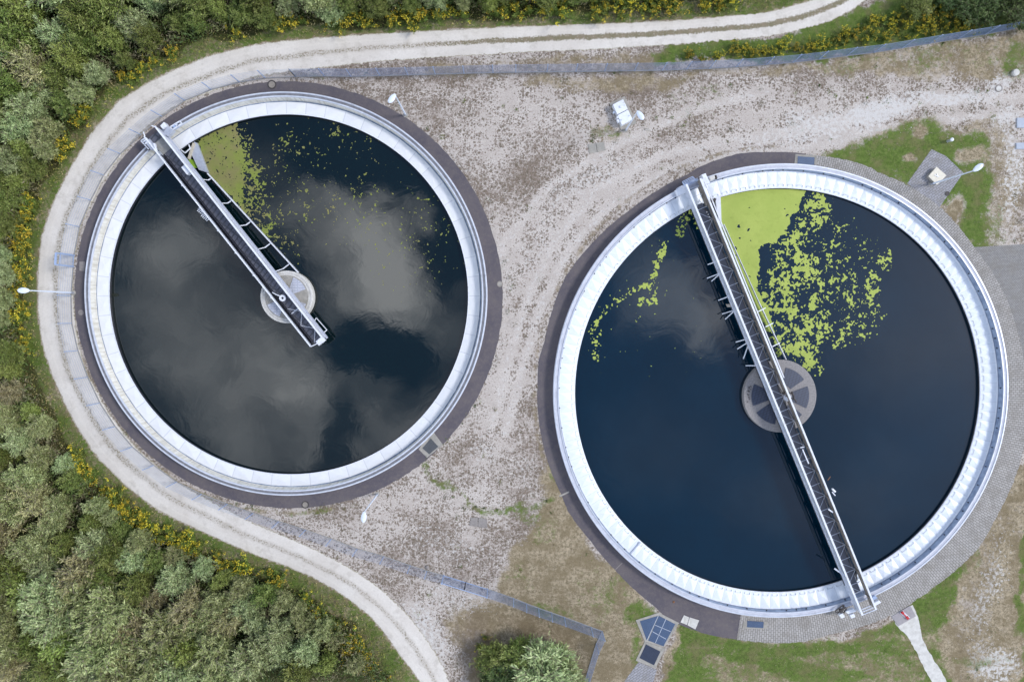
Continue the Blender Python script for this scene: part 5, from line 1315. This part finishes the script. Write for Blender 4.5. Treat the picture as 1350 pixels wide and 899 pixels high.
vo = lambda X, Y, px, py: inside(px, py, [(-400,-400),(1200,-400)] + TRK_OUT + [(600,1300),(-400,1300)]) & (pdist(px, py, TRK_OUT) > 3)
scatter('verge_growth', 'rough grass and herbs along the outer side of the track', 'herbs', 42000, lambda X, Y, px, py: vo(X, Y, px, py) & (pdist(px, py, TRK_OUT) < 48),
        .26, .07, [(.085, .125, .02), (.15, .165, .03), (.24, .23, .05), (.26, .205, .09), (.33, .27, .13)], .3, .6)
scatter('undergrowth', 'dark leafy undergrowth below the bushes', 'undergrowth', 110000, lambda X, Y, px, py: vo(X, Y, px, py) & (pdist(px, py, TRK_OUT) > 22),
        .42, .10, [(.07, .11, .03), (.11, .15, .04), (.15, .16, .07), (.17, .15, .09)], 1.9, .9)
scatter('strip_growth', 'leafy green herbs between track and top fence', 'herbs', 15000, lambda X, Y, px, py: inside(px, py, [(868,72),(1020,63),(1070,57),(1130,36),(1180,10),(1330,-40),(1335,28),(1262,44),(1116,63),(1010,76),(872,81)]),
        .24, .07, [(.06, .11, .015), (.09, .15, .022), (.15, .20, .045), (.07, .10, .02), (.17, .15, .06)], .35, .9)
def tufts(n, test, label):
    X = rng.uniform(-50, 50, n * 8); Y = rng.uniform(-35, 35, n * 8); px, py = project(X, Y, 0); k = test(X, Y, px, py); X, Y = X[k][:n], Y[k][:n]
    pos = []; dv = []; cl_ = []
    for x, y in zip(X, Y):
        m_ = rng.integers(6, 34); r_ = rng.uniform(.05, .26); pos.append(np.c_[rng.normal(x, r_, m_), rng.normal(y, r_, m_), np.full(m_, .015)]); d = rng.normal(0, 1, (m_, 3)); d[:, 2] = np.abs(d[:, 2]) * .6; dv.append(d)
        b_ = np.array([(.09, .15, .025), (.16, .22, .03), (.06, .10, .02), (.17, .16, .06)][rng.integers(0, 4)]); cl_.append(np.tile(b_, (m_, 1)) * rng.uniform(.7, 1.3, (m_, 1)))
    pos = np.concatenate(pos); m_ = len(pos)
    o = leaf_object('weeds', pos, np.concatenate(dv), rng.uniform(.07, .17, m_), rng.uniform(.03, .07, m_), np.concatenate(cl_), M['leaf']); tag(o, label, 'weeds', None, 'stuff')
yardp = TRK_IN + [(1500, 960), (1500, -70)]
wl1 = [(563,606),(585,640),(615,668),(640,674),(690,670),(720,660)]
def wtest(X, Y, px, py):
    base = inside(px, py, yardp) & off_paved(X, Y) & free(px, py) & (Gg[ix_(X, gx), ix_(Y, gy)] < .5)
    d1 = pdist(px, py, wl1); rL = np.abs(np.hypot(X - cL.x, Y - cL.y) - RL - 1.75); rR = np.abs(np.hypot(X - cR.x, Y - cR.y) - RR - 1.9)
    pr = np.where(d1 < 4.5, 1.0, np.where((rL < .4) | (rR < .35), .25, .02)); pr = np.where((px > 840) & (py > 100) & (py < 190) & (px < 1300), .09, pr)
    pr = np.where((np.abs(px - 805) < 25) & (np.abs(py - 178) < 12), .8, pr); pr = np.where(pdist(px, py, FB) < 5, .2, pr)
    return base & (rng.random(X.shape) < pr)
tufts(2300, wtest, 'small green weeds scattered over the gravel yard')
# pale stones lying about the chalky ground
def stones():
    n = 3500; X = rng.uniform(-50, 50, n * 8); Y = rng.uniform(-35, 35, n * 8); px, py = project(X, Y, 0); Gc = chalk.reshape(nx_, ny_)
    k = (Gc[ix_(X, gx), ix_(Y, gy)] > rng.uniform(.1, 1., X.shape)) & inside(px, py, yardp) & off_paved(X, Y) & free(px, py); X, Y = X[k][:n], Y[k][:n]; m = MB()
    for x, y in zip(X, Y):
        s_ = rnd.uniform(.02, .055); a = rnd.uniform(0, 6); vs = [(x + s_ * rnd.uniform(.6, 1.3) * math.cos(a + t), y + s_ * rnd.uniform(.6, 1.3) * math.sin(a + t), .0) for t in (0, 1.3, 2.4, 3.8, 5.0)]
        m.add(vs + [(x, y, s_ * .9)], [(0, 1, 5), (1, 2, 5), (2, 3, 5), (3, 4, 5), (4, 0, 5)])
    o = m.build('loose_stones', simple('chalk stone', (.62, .61, .60), (.5, .49, .48), 3, .9, 0, 0)); tag(o, 'loose pale chalk stones', 'stones', None, 'stuff')
stones()
